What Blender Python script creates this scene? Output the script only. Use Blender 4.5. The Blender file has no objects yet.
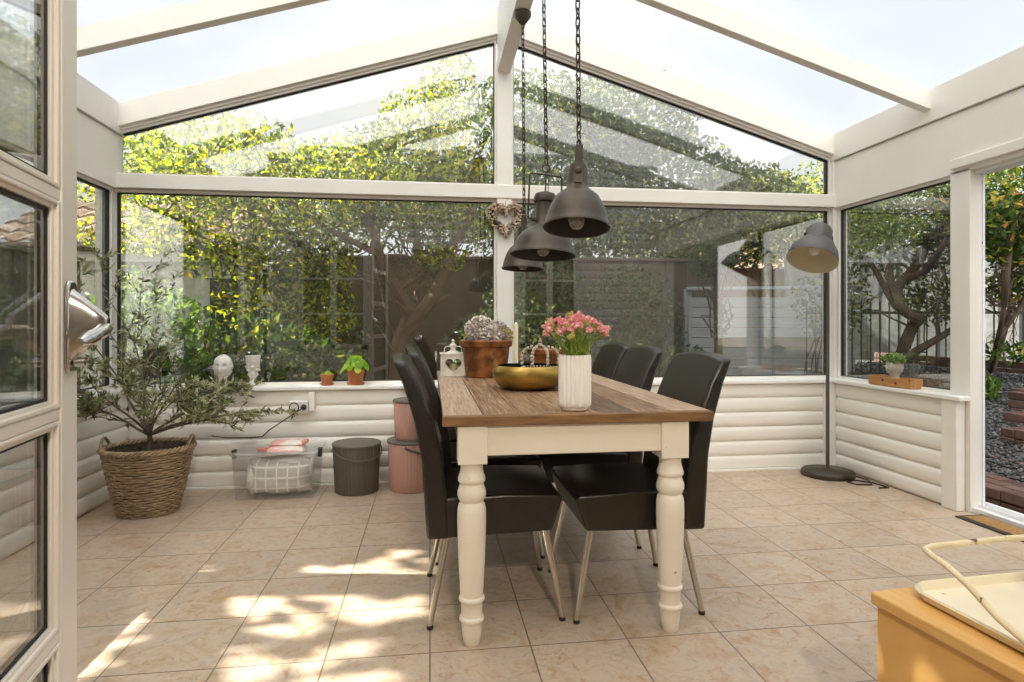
import bpy, math, random
import numpy as np
from mathutils import Vector, Matrix, noise as mnoise

S = bpy.context.scene
COL = S.collection
R = math.radians
PI = math.pi

# ------------------------------------------------------------------ camera
cam_d = bpy.data.cameras.new('camera')
cam_d.sensor_fit = 'HORIZONTAL'
cam_d.sensor_width = 36.0
cam_d.lens = 607.0 / 1024.0 * 36.0
cam_d.shift_y = -18.3 / 1024.0
cam_d.clip_start = 0.02
cam = bpy.data.objects.new('camera', cam_d)
COL.objects.link(cam)
cam.location = (0, 0, 1.1)
cam.rotation_euler = (R(90), 0, R(-7.7))
S.camera = cam

# ------------------------------------------------------------------ exposure
S.view_settings.view_transform = 'Standard'
S.view_settings.look = 'None'
S.view_settings.gamma = 1.0
S.view_settings.use_curve_mapping = False
S.view_settings.exposure = 0.60
S.cycles.max_bounces = 10
S.cycles.diffuse_bounces = 5
S.cycles.glossy_bounces = 5
S.cycles.transmission_bounces = 8
S.cycles.transparent_max_bounces = 24
S.cycles.sample_clamp_indirect = 6.0
S.cycles.caustics_reflective = False
S.cycles.caustics_refractive = False
S.cycles.use_denoising = True

# ------------------------------------------------------------------ sky
SUN_DIR = Vector((-0.75, 0.12, 0.60)).normalized()      # towards the sun
W = bpy.data.worlds.new('sky')
S.world = W
W.use_nodes = True
nt = W.node_tree
nt.nodes.clear()
wo = nt.nodes.new('ShaderNodeOutputWorld')
bg = nt.nodes.new('ShaderNodeBackground')
tc = nt.nodes.new('ShaderNodeTexCoord')
sep = nt.nodes.new('ShaderNodeSeparateXYZ')
nt.links.new(tc.outputs['Generated'], sep.inputs[0])
ramp = nt.nodes.new('ShaderNodeValToRGB')
ramp.color_ramp.elements[0].position = 0.0
ramp.color_ramp.elements[0].color = (0.90, 0.92, 0.96, 1)
ramp.color_ramp.elements[1].position = 0.8
ramp.color_ramp.elements[1].color = (0.66, 0.75, 0.90, 1)
nt.links.new(sep.outputs['Z'], ramp.inputs[0])
mp = nt.nodes.new('ShaderNodeMapping')
mp.inputs['Scale'].default_value = (1.6, 1.6, 3.2)
nt.links.new(tc.outputs['Generated'], mp.inputs[0])
nz = nt.nodes.new('ShaderNodeTexNoise')
nz.inputs['Scale'].default_value = 1.5
nz.inputs['Detail'].default_value = 5
nz.inputs['Roughness'].default_value = 0.5
nt.links.new(mp.outputs[0], nz.inputs['Vector'])
cr = nt.nodes.new('ShaderNodeValToRGB')
cr.color_ramp.elements[0].position = 0.36
cr.color_ramp.elements[0].color = (0, 0, 0, 1)
cr.color_ramp.elements[1].position = 0.62
cr.color_ramp.elements[1].color = (1, 1, 1, 1)
nt.links.new(nz.outputs['Fac'], cr.inputs[0])
mx = nt.nodes.new('ShaderNodeMixRGB')
nt.links.new(cr.outputs[0], mx.inputs[0])
nt.links.new(ramp.outputs[0], mx.inputs[1])
mx.inputs[2].default_value = (1.0, 0.985, 0.96, 1)
warm = nt.nodes.new('ShaderNodeMixRGB')
nt.links.new(mx.outputs[0], warm.inputs[1])
warm.inputs[2].default_value = (1.0, 0.955, 0.88, 1)
nt.links.new(warm.outputs[0], bg.inputs['Color'])
# unseen sky overhead and behind the camera brightened to fill the room with light
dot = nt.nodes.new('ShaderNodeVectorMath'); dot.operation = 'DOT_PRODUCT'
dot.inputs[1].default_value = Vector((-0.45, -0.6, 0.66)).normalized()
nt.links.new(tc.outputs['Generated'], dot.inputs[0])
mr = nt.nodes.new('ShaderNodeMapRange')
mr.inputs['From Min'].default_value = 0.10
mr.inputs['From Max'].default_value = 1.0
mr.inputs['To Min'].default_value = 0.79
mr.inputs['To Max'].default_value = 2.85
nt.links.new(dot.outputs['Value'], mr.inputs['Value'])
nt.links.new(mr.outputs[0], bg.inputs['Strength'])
wr = nt.nodes.new('ShaderNodeMapRange')
wr.inputs['From Min'].default_value = 0.05
wr.inputs['From Max'].default_value = 0.45
nt.links.new(dot.outputs['Value'], wr.inputs['Value'])
nt.links.new(wr.outputs[0], warm.inputs[0])
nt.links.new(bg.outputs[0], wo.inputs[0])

# ------------------------------------------------------------------ sun
sd = bpy.data.lights.new('sun', 'SUN')
sd.energy = 17.0
sd.angle = R(0.5)
sd.color = (1.0, 0.955, 0.88)
sun = bpy.data.objects.new('sun', sd)
COL.objects.link(sun)
sun.location = SUN_DIR * 20
sun.rotation_euler = SUN_DIR.to_track_quat('Z', 'Y').to_euler()


# ================================================================== helpers
class MB:
    """Collects shapes; build() links them as one mesh object."""
    def __init__(self):
        self.v = []
        self.f = []

    def add(self, vs, fs):
        o = len(self.v)
        self.v.extend([tuple(p) for p in vs])
        self.f.extend([tuple(i + o for i in q) for q in fs])
        return self

    def box(self, lo, hi, m=None):
        x0, y0, z0 = lo
        x1, y1, z1 = hi
        vs = [(x0, y0, z0), (x1, y0, z0), (x1, y1, z0), (x0, y1, z0),
              (x0, y0, z1), (x1, y0, z1), (x1, y1, z1), (x0, y1, z1)]
        if m is not None:
            vs = [m @ Vector(p) for p in vs]
        return self.add(vs, [(0, 3, 2, 1), (4, 5, 6, 7), (0, 1, 5, 4), (1, 2, 6, 5), (2, 3, 7, 6), (3, 0, 4, 7)])

    def prism(self, poly, axis, a, b):
        """poly in the two other axes, extruded along axis from a to b."""
        n = len(poly)

        def P(p, t):
            if axis == 'y':
                return (p[0], t, p[1])
            if axis == 'x':
                return (t, p[0], p[1])
            return (p[0], p[1], t)
        vs = [P(p, a) for p in poly] + [P(p, b) for p in poly]
        fs = [tuple(range(n - 1, -1, -1)), tuple(range(n, 2 * n))]
        fs += [(i, (i + 1) % n, n + (i + 1) % n, n + i) for i in range(n)]
        return self.add(vs, fs)

    def tube(self, pts, rad, n=8, cap=True, closed=False):
        pts = [Vector(p) for p in pts]
        k = len(pts)
        if not isinstance(rad, (list, tuple)):
            rad = [rad] * k
        vs = []
        up = None
        for i, p in enumerate(pts):
            if closed:
                t = pts[(i + 1) % k] - pts[i - 1]
            else:
                t = pts[min(i + 1, k - 1)] - pts[max(i - 1, 0)]
            if t.length < 1e-9:
                t = Vector((0, 0, 1))
            t.normalize()
            if up is None:
                up = t.orthogonal().normalized()
            else:
                up = up - t * up.dot(t)
                if up.length < 1e-6:
                    up = t.orthogonal()
                up.normalize()
            w = t.cross(up)
            for j in range(n):
                a = 2 * PI * j / n
                vs.append(p + (up * math.cos(a) + w * math.sin(a)) * rad[i])
        fs = []
        for i in range(k if closed else k - 1):
            a, b = i * n, ((i + 1) % k) * n
            for j in range(n):
                fs.append((a + j, a + (j + 1) % n, b + (j + 1) % n, b + j))
        if cap and not closed:
            fs.append(tuple(range(n - 1, -1, -1)))
            fs.append(tuple(range((k - 1) * n, k * n)))
        return self.add(vs, fs)

    def lathe(self, prof, n=32, c=(0, 0, 0), flute=None, cap0=True, cap1=True, m=None, sx=1, sy=1):
        vs = []
        for r, z in prof:
            for j in range(n):
                a = 2 * PI * j / n
                q = r
                if flute and r > 1e-4:
                    q = r + flute[1] * 0.5 * math.cos(flute[0] * a)
                p = Vector((q * math.cos(a) * sx, q * math.sin(a) * sy, z))
                vs.append((m @ p if m is not None else p) + Vector(c))
        fs = []
        for i in range(len(prof) - 1):
            for j in range(n):
                fs.append((i * n + j, i * n + (j + 1) % n, (i + 1) * n + (j + 1) % n, (i + 1) * n + j))
        if cap0:
            fs.append(tuple(range(n - 1, -1, -1)))
        if cap1:
            fs.append(tuple(range((len(prof) - 1) * n, len(prof) * n)))
        return self.add(vs, fs)

    def blob(self, c, r, amp=0.0, freq=3.0, n=16, seed=0, m=None):
        vs = []
        rows = n // 2 + 1
        for i in range(rows):
            th = PI * i / (rows - 1)
            for j in range(n):
                ph = 2 * PI * j / n
                d = Vector((math.sin(th) * math.cos(ph), math.sin(th) * math.sin(ph), math.cos(th)))
                k = 1 + amp * mnoise.noise(d * freq + Vector((seed * 7.3, seed * 1.7, 0)))
                p = Vector((d.x * r[0], d.y * r[1], d.z * r[2])) * k
                if m is not None:
                    p = m @ p
                vs.append(p + Vector(c))
        fs = []
        for i in range(rows - 1):
            for j in range(n):
                fs.append((i * n + j, (i + 1) * n + j, (i + 1) * n + (j + 1) % n, i * n + (j + 1) % n))
        return self.add(vs, fs)

    def build(self, name, mat, parent=None, smooth=None, bevel=0, seg=2, angle=35):
        me = bpy.data.meshes.new(name)
        me.from_pydata(self.v, [], self.f)
        me.materials.append(mat)
        if smooth:
            me.shade_smooth()
            me.set_sharp_from_angle(angle=R(angle))
        me.update()
        o = bpy.data.objects.new(name, me)
        COL.objects.link(o)
        if parent:
            o.parent = parent
        if bevel:
            b = o.modifiers.new('bevel', 'BEVEL')
            b.width = bevel
            b.segments = seg
            b.limit_method = 'ANGLE'
            b.angle_limit = R(40)
            me.shade_smooth()
            me.set_sharp_from_angle(angle=R(50))
        return o


def np_mesh(name, verts, tris, mat, parent=None):
    me = bpy.data.meshes.new(name)
    verts = np.asarray(verts, np.float32)
    tris = np.asarray(tris, np.int32)
    me.vertices.add(len(verts))
    me.vertices.foreach_set('co', verts.ravel())
    me.loops.add(tris.size)
    me.loops.foreach_set('vertex_index', tris.ravel())
    me.polygons.add(len(tris))
    me.polygons.foreach_set('loop_start', np.arange(0, tris.size, 3, dtype=np.int32))
    me.update(calc_edges=True)
    me.validate()
    me.materials.append(mat)
    o = bpy.data.objects.new(name, me)
    COL.objects.link(o)
    if parent:
        o.parent = parent
    return o


def leaf_arrays(rng, cen, size, aspect=0.45, droop=0.3, vary=0.35):
    """One folded diamond leaf for each centre: verts (4n), tris (2n)."""
    n = len(cen)
    d = rng.normal(size=(n, 3))
    d[:, 2] -= droop
    d /= np.linalg.norm(d, axis=1)[:, None]
    u = rng.normal(size=(n, 3))
    s = np.cross(d, u)
    s /= np.linalg.norm(s, axis=1)[:, None]
    nn = np.cross(d, s)
    L = (size * (1 + vary * rng.uniform(-1, 1, n)))[:, None]
    a = cen - d * L * 0.5
    t = cen + d * L * 0.5
    l = cen + s * L * aspect * 0.5 + nn * L * 0.08 - d * L * 0.05
    r = cen - s * L * aspect * 0.5 + nn * L * 0.08 - d * L * 0.05
    v = np.stack([a, l, t, r], 1).reshape(-1, 3)
    b = np.arange(n)[:, None] * 4
    tri = np.concatenate([b + [0, 2, 1], b + [0, 3, 2]], 1).reshape(-1, 3)
    return v, tri


def cloud_points(rng, blobs, n, shell=0.55):
    """n points spread over ellipsoids (cx,cy,cz,rx,ry,rz), denser near their surface."""
    b = np.array(blobs, float)
    w = b[:, 3] * b[:, 4] * b[:, 5]
    w = w ** 0.75
    idx = rng.choice(len(b), n, p=w / w.sum())
    d = rng.normal(size=(n, 3))
    d /= np.linalg.norm(d, axis=1)[:, None]
    rad = shell + (1 - shell) * rng.uniform(0, 1, n) ** 0.6
    rad = np.where(rng.uniform(0, 1, n) < 0.3, rng.uniform(0, 1, n) ** 0.5, rad)
    return b[idx, :3] + d * rad[:, None] * b[idx, 3:]


def tag(o, label, cat, group=None):
    o['label'] = label
    o['category'] = cat
    if group:
        o['group'] = group
    return o


def thing(name, label, cat, loc=(0, 0, 0), rz=0.0, group=None):
    o = bpy.data.objects.new(name, None)
    COL.objects.link(o)
    o.location = loc
    o.rotation_euler = (0, 0, rz)
    return tag(o, label, cat, group)


def struct(o):
    o['kind'] = 'structure'
    return o


def stuff(o):
    o['kind'] = 'stuff'
    return o


def dup(root, loc, rz=None, label=None, parent=None):
    r = root.copy()
    COL.objects.link(r)
    if parent is not None:
        r.parent = parent
    else:
        r.location = loc
        if rz is not None:
            r.rotation_euler = (0, 0, rz)
        if label:
            r['label'] = label
    for ch in list(root.children):
        dup(ch, None, parent=r)
    return r


# ================================================================== materials
def new_mat(name):
    m = bpy.data.materials.new(name)
    m.use_nodes = True
    t = m.node_tree
    t.nodes.clear()
    out = t.nodes.new('ShaderNodeOutputMaterial')
    return m, t, out


def N(t, kind, **kw):
    n = t.nodes.new(kind)
    for k, v in kw.items():
        if k in n.inputs:
            n.inputs[k].default_value = v
        else:
            setattr(n, k, v)
    return n


def col4(c):
    return (c[0], c[1], c[2], 1)


def noise_node(t, scale, stretch=(1, 1, 1), detail=4, coord='Object'):
    tcn = t.nodes.new('ShaderNodeTexCoord')
    m = t.nodes.new('ShaderNodeMapping')
    m.inputs['Scale'].default_value = stretch
    t.links.new(tcn.outputs[coord], m.inputs[0])
    n = t.nodes.new('ShaderNodeTexNoise')
    n.inputs['Scale'].default_value = scale
    n.inputs['Detail'].default_value = detail
    t.links.new(m.outputs[0], n.inputs['Vector'])
    return n


def ramp_node(t, src, stops):
    r = t.nodes.new('ShaderNodeValToRGB')
    e = r.color_ramp.elements
    while len(e) < len(stops):
        e.new(0.5)
    for el, (p, c) in zip(e, stops):
        el.position = p
        el.color = col4(c)
    t.links.new(src, r.inputs[0])
    return r


def mat(name, c1, c2=None, rough=0.5, metal=0.0, scale=6, stretch=(1, 1, 1), bump=0.0, bscale=None, lo=0.35, hi=0.65,
        spec=0.5, coat=0.0, bstretch=None, detail=4, sheen=0.0, wear=None):
    m, t, out = new_mat(name)
    p = t.nodes.new('ShaderNodeBsdfPrincipled')
    p.inputs['Roughness'].default_value = rough
    p.inputs['Metallic'].default_value = metal
    p.inputs['Specular IOR Level'].default_value = spec
    p.inputs['Coat Weight'].default_value = coat
    p.inputs['Sheen Weight'].default_value = sheen
    if c2 is None:
        c2 = tuple(x * 0.9 for x in c1)
    n = noise_node(t, scale, stretch, detail)
    r = ramp_node(t, n.outputs['Fac'], [(lo, c1), (hi, c2)])
    src = r.outputs[0]
    if wear:
        wn = noise_node(t, wear[0], (1, 1, 1), 6)
        wr = ramp_node(t, wn.outputs['Fac'], [(wear[1], (0, 0, 0)), (wear[1] + 0.04, (1, 1, 1))])
        mxn = t.nodes.new('ShaderNodeMixRGB')
        t.links.new(wr.outputs[0], mxn.inputs[0])
        t.links.new(src, mxn.inputs[1])
        mxn.inputs[2].default_value = col4(wear[2])
        src = mxn.outputs[0]
    t.links.new(src, p.inputs['Base Color'])
    if bump:
        bn = noise_node(t, bscale or scale * 4, bstretch or stretch, 5)
        b = t.nodes.new('ShaderNodeBump')
        b.inputs['Strength'].default_value = bump
        b.inputs['Distance'].default_value = 0.01
        t.links.new(bn.outputs['Fac'], b.inputs['Height'])
        t.links.new(b.outputs[0], p.inputs['Normal'])
    t.links.new(p.outputs[0], out.inputs[0])
    return m


def leaf_mat(name, stops, trans=0.45, tint=(1.0, 1.0, 0.35), rough=0.45):
    m, t, out = new_mat(name)
    g = t.nodes.new('ShaderNodeNewGeometry')
    r = ramp_node(t, g.outputs['Random Per Island'], stops)
    p = t.nodes.new('ShaderNodeBsdfPrincipled')
    p.inputs['Roughness'].default_value = rough
    p.inputs['Specular IOR Level'].default_value = 0.35
    t.links.new(r.outputs[0], p.inputs['Base Color'])
    tr = t.nodes.new('ShaderNodeBsdfTranslucent')
    mul = t.nodes.new('ShaderNodeMixRGB')
    mul.blend_type = 'MULTIPLY'
    mul.inputs[0].default_value = 1
    t.links.new(r.outputs[0], mul.inputs[1])
    mul.inputs[2].default_value = col4(tint)
    gm = t.nodes.new('ShaderNodeGamma')
    gm.inputs['Gamma'].default_value = 0.72
    t.links.new(mul.outputs[0], gm.inputs[0])
    t.links.new(gm.outputs[0], tr.inputs[0])
    mix = t.nodes.new('ShaderNodeMixShader')
    mix.inputs[0].default_value = trans
    t.links.new(p.outputs[0], mix.inputs[1])
    t.links.new(tr.outputs[0], mix.inputs[2])
    t.links.new(mix.outputs[0], out.inputs[0])
    return m


def glass_mat(name, tint=(0.95, 0.97, 0.955), base=0.02, k=1.0, milk=0.0, milkcol=(0.9, 0.9, 0.9), trans=0.0, rough=0.0):
    m, t, out = new_mat(name)
    tb = t.nodes.new('ShaderNodeBsdfTransparent')
    tb.inputs[0].default_value = col4(tint)
    cur = tb.outputs[0]
    if trans:
        tl = t.nodes.new('ShaderNodeBsdfTranslucent')
        tl.inputs[0].default_value = col4(milkcol)
        mixn = t.nodes.new('ShaderNodeMixShader')
        mixn.inputs[0].default_value = trans
        t.links.new(cur, mixn.inputs[1]); t.links.new(tl.outputs[0], mixn.inputs[2])
        cur = mixn.outputs[0]
    if milk:
        df = t.nodes.new('ShaderNodeBsdfDiffuse')
        df.inputs[0].default_value = col4(milkcol)
        mixn = t.nodes.new('ShaderNodeMixShader')
        mixn.inputs[0].default_value = milk
        t.links.new(cur, mixn.inputs[1]); t.links.new(df.outputs[0], mixn.inputs[2])
        cur = mixn.outputs[0]
    gl = t.nodes.new('ShaderNodeBsdfGlossy')
    gl.inputs['Roughness'].default_value = rough
    lw = t.nodes.new('ShaderNodeLayerWeight')
    lw.inputs['Blend'].default_value = 0.5
    fr = t.nodes.new('ShaderNodeMath'); fr.operation = 'POWER'
    t.links.new(lw.outputs['Facing'], fr.inputs[0])
    fr.inputs[1].default_value = 4.0
    ma = t.nodes.new('ShaderNodeMath'); ma.operation = 'MULTIPLY_ADD'
    ma.inputs[1].default_value = k
    ma.inputs[2].default_value = base
    ma.use_clamp = True
    t.links.new(fr.outputs[0], ma.inputs[0])
    mixn = t.nodes.new('ShaderNodeMixShader')
    t.links.new(ma.outputs[0], mixn.inputs[0])
    t.links.new(cur, mixn.inputs[1]); t.links.new(gl.outputs[0], mixn.inputs[2])
    t.links.new(mixn.outputs[0], out.inputs[0])
    return m


def tile_mat():
    m, t, out = new_mat('floor_tiles')
    p = t.nodes.new('ShaderNodeBsdfPrincipled')
    tcn = t.nodes.new('ShaderNodeTexCoord')
    br = t.nodes.new('ShaderNodeTexBrick')
    br.offset = 0.0
    br.squash = 1.0
    br.inputs['Scale'].default_value = 1.0
    br.inputs['Brick Width'].default_value = 0.34
    br.inputs['Row Height'].default_value = 0.34
    br.inputs['Mortar Size'].default_value = 0.0028
    br.inputs['Mortar Smooth'].default_value = 0.1
    br.inputs['Bias'].default_value = 0.0
    br.inputs['Color1'].default_value = (0.0, 0.0, 0.0, 1)
    br.inputs['Color2'].default_value = (1, 1, 1, 1)
    br.inputs['Mortar'].default_value = (0.5, 0.5, 0.5, 1)
    t.links.new(tcn.outputs['Object'], br.inputs['Vector'])
    # marbled clouds, warped, different in each tile
    off = t.nodes.new('ShaderNodeVectorMath'); off.operation = 'MULTIPLY_ADD'
    t.links.new(br.outputs['Color'], off.inputs[0])
    off.inputs[1].default_value = (3.1, 5.3, 7.7)
    t.links.new(tcn.outputs['Object'], off.inputs[2])
    n1 = N(t, 'ShaderNodeTexNoise', Scale=8.0, Detail=6.0, Roughness=0.66, Distortion=0.9)
    t.links.new(off.outputs[0], n1.inputs['Vector'])
    r1 = ramp_node(t, n1.outputs['Fac'], [(0.28, (0.44, 0.30, 0.185)), (0.42, (0.48, 0.36, 0.255)), (0.53, (0.53, 0.43, 0.335)), (0.62, (0.46, 0.37, 0.29)), (0.76, (0.52, 0.405, 0.295))])
    n2 = N(t, 'ShaderNodeTexNoise', Scale=19.0, Detail=5.0, Roughness=0.65, Distortion=1.2)
    t.links.new(off.outputs[0], n2.inputs['Vector'])
    r2 = ramp_node(t, n2.outputs['Fac'], [(0.34, (0.78, 0.52, 0.30)), (0.46, (1, 1, 1)), (0.62, (1, 1, 1)), (0.72, (0.80, 0.79, 0.78))])
    mu = t.nodes.new('ShaderNodeMixRGB'); mu.blend_type = 'MULTIPLY'
    mu.inputs[0].default_value = 0.60
    t.links.new(r1.outputs[0], mu.inputs[1]); t.links.new(r2.outputs[0], mu.inputs[2])
    tone = t.nodes.new('ShaderNodeMapRange')
    t.links.new(br.outputs['Color'], tone.inputs['Value'])
    tone.inputs['To Min'].default_value = 0.93
    tone.inputs['To Max'].default_value = 1.06
    mt = t.nodes.new('ShaderNodeVectorMath'); mt.operation = 'SCALE'
    t.links.new(mu.outputs[0], mt.inputs[0]); t.links.new(tone.outputs[0], mt.inputs['Scale'])
    mg = t.nodes.new('ShaderNodeMixRGB')
    t.links.new(br.outputs['Fac'], mg.inputs[0])
    t.links.new(mt.outputs[0], mg.inputs[1])
    mg.inputs[2].default_value = (0.20, 0.15, 0.11, 1)
    t.links.new(mg.outputs[0], p.inputs['Base Color'])
    p.inputs['Roughness'].default_value = 0.36
    inv = t.nodes.new('ShaderNodeMath'); inv.operation = 'MULTIPLY_ADD'
    inv.inputs[1].default_value = -1.0
    t.links.new(br.outputs['Fac'], inv.inputs[0])
    nm = t.nodes.new('ShaderNodeMath'); nm.operation = 'MULTIPLY'
    nm.inputs[1].default_value = 0.6
    t.links.new(n1.outputs['Fac'], nm.inputs[0])
    t.links.new(nm.outputs[0], inv.inputs[2])
    b = t.nodes.new('ShaderNodeBump')
    b.inputs['Strength'].default_value = 0.25
    b.inputs['Distance'].default_value = 0.004
    t.links.new(inv.outputs[0], b.inputs['Height'])
    t.links.new(b.outputs[0], p.inputs['Normal'])
    t.links.new(p.outputs[0], out.inputs[0])
    return m


def plank_mat(name, stops, rough=0.55, stretch=(18, 1.2, 18), bump=0.35):
    """Grain along Y, each loose plank its own tone."""
    m, t, out = new_mat(name)
    p = t.nodes.new('ShaderNodeBsdfPrincipled')
    g = t.nodes.new('ShaderNodeNewGeometry')
    tcn = t.nodes.new('ShaderNodeTexCoord')
    off = t.nodes.new('ShaderNodeVectorMath'); off.operation = 'MULTIPLY_ADD'
    t.links.new(g.outputs['Random Per Island'], off.inputs[0])
    off.inputs[1].default_value = (7, 13, 3)
    t.links.new(tcn.outputs['Object'], off.inputs[2])
    mpn = t.nodes.new('ShaderNodeMapping')
    mpn.inputs['Scale'].default_value = stretch
    t.links.new(off.outputs[0], mpn.inputs[0])
    n = N(t, 'ShaderNodeTexNoise', Scale=3.0, Detail=6.0, Roughness=0.6, Distortion=1.2)
    t.links.new(mpn.outputs[0], n.inputs['Vector'])
    r = ramp_node(t, n.outputs['Fac'], stops)
    tone = t.nodes.new('ShaderNodeMapRange')
    t.links.new(g.outputs['Random Per Island'], tone.inputs['Value'])
    tone.inputs['To Min'].default_value = 0.55
    tone.inputs['To Max'].default_value = 1.5
    sc = t.nodes.new('ShaderNodeVectorMath'); sc.operation = 'SCALE'
    t.links.new(r.outputs[0], sc.inputs[0]); t.links.new(tone.outputs[0], sc.inputs['Scale'])
    t.links.new(sc.outputs[0], p.inputs['Base Color'])
    p.inputs['Roughness'].default_value = rough
    b = t.nodes.new('ShaderNodeBump')
    b.inputs['Strength'].default_value = bump
    b.inputs['Distance'].default_value = 0.004
    t.links.new(n.outputs['Fac'], b.inputs['Height'])
    t.links.new(b.outputs[0], p.inputs['Normal'])
    t.links.new(p.outputs[0], out.inputs[0])
    return m


def island_mat(name, stops, rough=0.8, scale=20, amt=0.35):
    m, t, out = new_mat(name)
    p = t.nodes.new('ShaderNodeBsdfPrincipled')
    g = t.nodes.new('ShaderNodeNewGeometry')
    r = ramp_node(t, g.outputs['Random Per Island'], stops)
    n = noise_node(t, scale)
    r2 = ramp_node(t, n.outputs['Fac'], [(0.3, (1 - amt,) * 3), (0.7, (1, 1, 1))])
    mu = t.nodes.new('ShaderNodeMixRGB'); mu.blend_type = 'MULTIPLY'; mu.inputs[0].default_value = 1
    t.links.new(r.outputs[0], mu.inputs[1]); t.links.new(r2.outputs[0], mu.inputs[2])
    t.links.new(mu.outputs[0], p.inputs['Base Color'])
    p.inputs['Roughness'].default_value = rough
    t.links.new(p.outputs[0], out.inputs[0])
    return m


def grid_cloth_mat(name, c1, c2, cell, wid):
    m, t, out = new_mat(name)
    p = t.nodes.new('ShaderNodeBsdfPrincipled')
    tcn = t.nodes.new('ShaderNodeTexCoord')
    br = t.nodes.new('ShaderNodeTexBrick')
    br.offset = 0.0
    br.inputs['Scale'].default_value = 1.0
    br.inputs['Brick Width'].default_value = cell
    br.inputs['Row Height'].default_value = cell
    br.inputs['Mortar Size'].default_value = wid
    br.inputs['Color1'].default_value = col4(c1)
    br.inputs['Color2'].default_value = col4(tuple(x * 0.92 for x in c1))
    br.inputs['Mortar'].default_value = col4(c2)
    sw = t.nodes.new('ShaderNodeSeparateXYZ')
    cb = t.nodes.new('ShaderNodeCombineXYZ')
    t.links.new(tcn.outputs['Object'], sw.inputs[0])
    t.links.new(sw.outputs['X'], cb.inputs['X'])
    t.links.new(sw.outputs['Z'], cb.inputs['Y'])
    t.links.new(cb.outputs[0], br.inputs['Vector'])
    t.links.new(br.outputs['Color'], p.inputs['Base Color'])
    p.inputs['Roughness'].default_value = 0.6
    t.links.new(p.outputs[0], out.inputs[0])
    return m


M = {}
M['white'] = mat('white_paint', (0.86, 0.835, 0.785), (0.83, 0.805, 0.75), 0.42, scale=3, bump=0.05, bscale=40)
M['siding'] = mat('cream_siding_paint', (0.90, 0.88, 0.83), (0.87, 0.845, 0.795), 0.45, scale=4, stretch=(0.4, 0.4, 3), bump=0.06, bscale=30)
M['sill'] = mat('sill_paint', (0.87, 0.86, 0.84), (0.84, 0.83, 0.81), 0.3, scale=3)
M['alu'] = mat('white_aluminium', (0.82, 0.83, 0.86), (0.80, 0.81, 0.84), 0.3, scale=3)
M['gasket'] = mat('black_rubber', (0.015, 0.015, 0.015), rough=0.6)
M['glass'] = glass_mat('window_glass', (0.955, 0.965, 0.95), base=0.14, k=0.8)
M['doorglass'] = glass_mat('door_glass', (0.95, 0.97, 0.96), base=0.11, k=0.9)
M['roof'] = glass_mat('roof_sheet', (0.95, 0.965, 0.98), base=0.02, k=0.3, trans=0.03, milkcol=(0.97, 0.97, 0.97), rough=0.2)
M['floor'] = tile_mat()
M['doorpaint'] = mat('door_paint', (0.78, 0.735, 0.665), (0.75, 0.705, 0.635), 0.35, scale=3, bump=0.05, bscale=40)
M['steel'] = mat('polished_steel', (0.60, 0.58, 0.56), (0.52, 0.50, 0.48), 0.18, 1.0, scale=5)
M['legsteel'] = mat('brushed_steel_leg', (0.62, 0.58, 0.51), (0.55, 0.51, 0.45), 0.25, 1.0, scale=5)
M['leather'] = mat('dark_brown_leather', (0.013, 0.0105, 0.0085), (0.019, 0.0155, 0.0125), 0.30, scale=14, bump=0.10, bscale=160, spec=0.55)
M['tablewhite'] = mat('worn_white_paint', (0.82, 0.77, 0.67), (0.79, 0.73, 0.62), 0.45, scale=5, bump=0.08, bscale=30, wear=(22, 0.71, (0.16, 0.09, 0.04)))
M['tabletop'] = plank_mat('old_plank_top', [(0.25, (0.070, 0.035, 0.017)), (0.42, (0.19, 0.10, 0.052)), (0.56, (0.35, 0.215, 0.125)), (0.76, (0.60, 0.45, 0.32))], 0.40, (30, 1.6, 30))
M['palewood'] = plank_mat('pale_plank', [(0.25, (0.20, 0.115, 0.065)), (0.42, (0.38, 0.25, 0.16)), (0.58, (0.52, 0.38, 0.27)), (0.78, (0.66, 0.54, 0.43))], 0.45, (30, 1.6, 30))
M['tableedge'] = mat('table_edge_wood', (0.26, 0.14, 0.055), (0.15, 0.075, 0.03), 0.5, scale=5, stretch=(1.5, 12, 12), bump=0.2)
M['lamp'] = mat('dark_bronze_metal', (0.085, 0.070, 0.053), (0.055, 0.045, 0.034), 0.45, 0.55, scale=9, bump=0.06, bscale=60, wear=(9, 0.72, (0.16, 0.09, 0.055)))
M['lampin'] = mat('lamp_inside', (0.05, 0.042, 0.035), (0.035, 0.03, 0.026), 0.6, scale=9)
M['chain'] = mat('rusty_chain', (0.075, 0.05, 0.035), (0.045, 0.032, 0.025), 0.5, 0.6, scale=40)
M['bulb'] = glass_mat('bulb_glass', (0.9, 0.9, 0.88), base=0.12, k=1.5, milk=0.18)
M['lampgrey'] = mat('grey_lamp_paint', (0.09, 0.084, 0.084), (0.08, 0.075, 0.075), 0.5, scale=8, bump=0.04, bscale=200)
M['lampcream'] = mat('cream_lamp_inside', (0.66, 0.60, 0.42), (0.62, 0.56, 0.39), 0.6, scale=8)
M['darkiron'] = mat('dark_iron', (0.035, 0.032, 0.03), (0.05, 0.045, 0.04), 0.5, 0.4, scale=12)
M['wicker'] = island_mat('wicker', [(0, (0.30, 0.20, 0.115)), (0.5, (0.45, 0.325, 0.195)), (1, (0.60, 0.46, 0.30))], 0.6, 30, .4)
M['soil'] = mat('dark_soil', (0.05, 0.032, 0.022), (0.12, 0.08, 0.055), 0.9, scale=40, bump=0.8, bscale=70)
M['bark'] = mat('bark', (0.10, 0.072, 0.052), (0.05, 0.035, 0.025), 0.85, scale=10, stretch=(1, 1, 0.3), bump=0.6, bscale=25)
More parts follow.
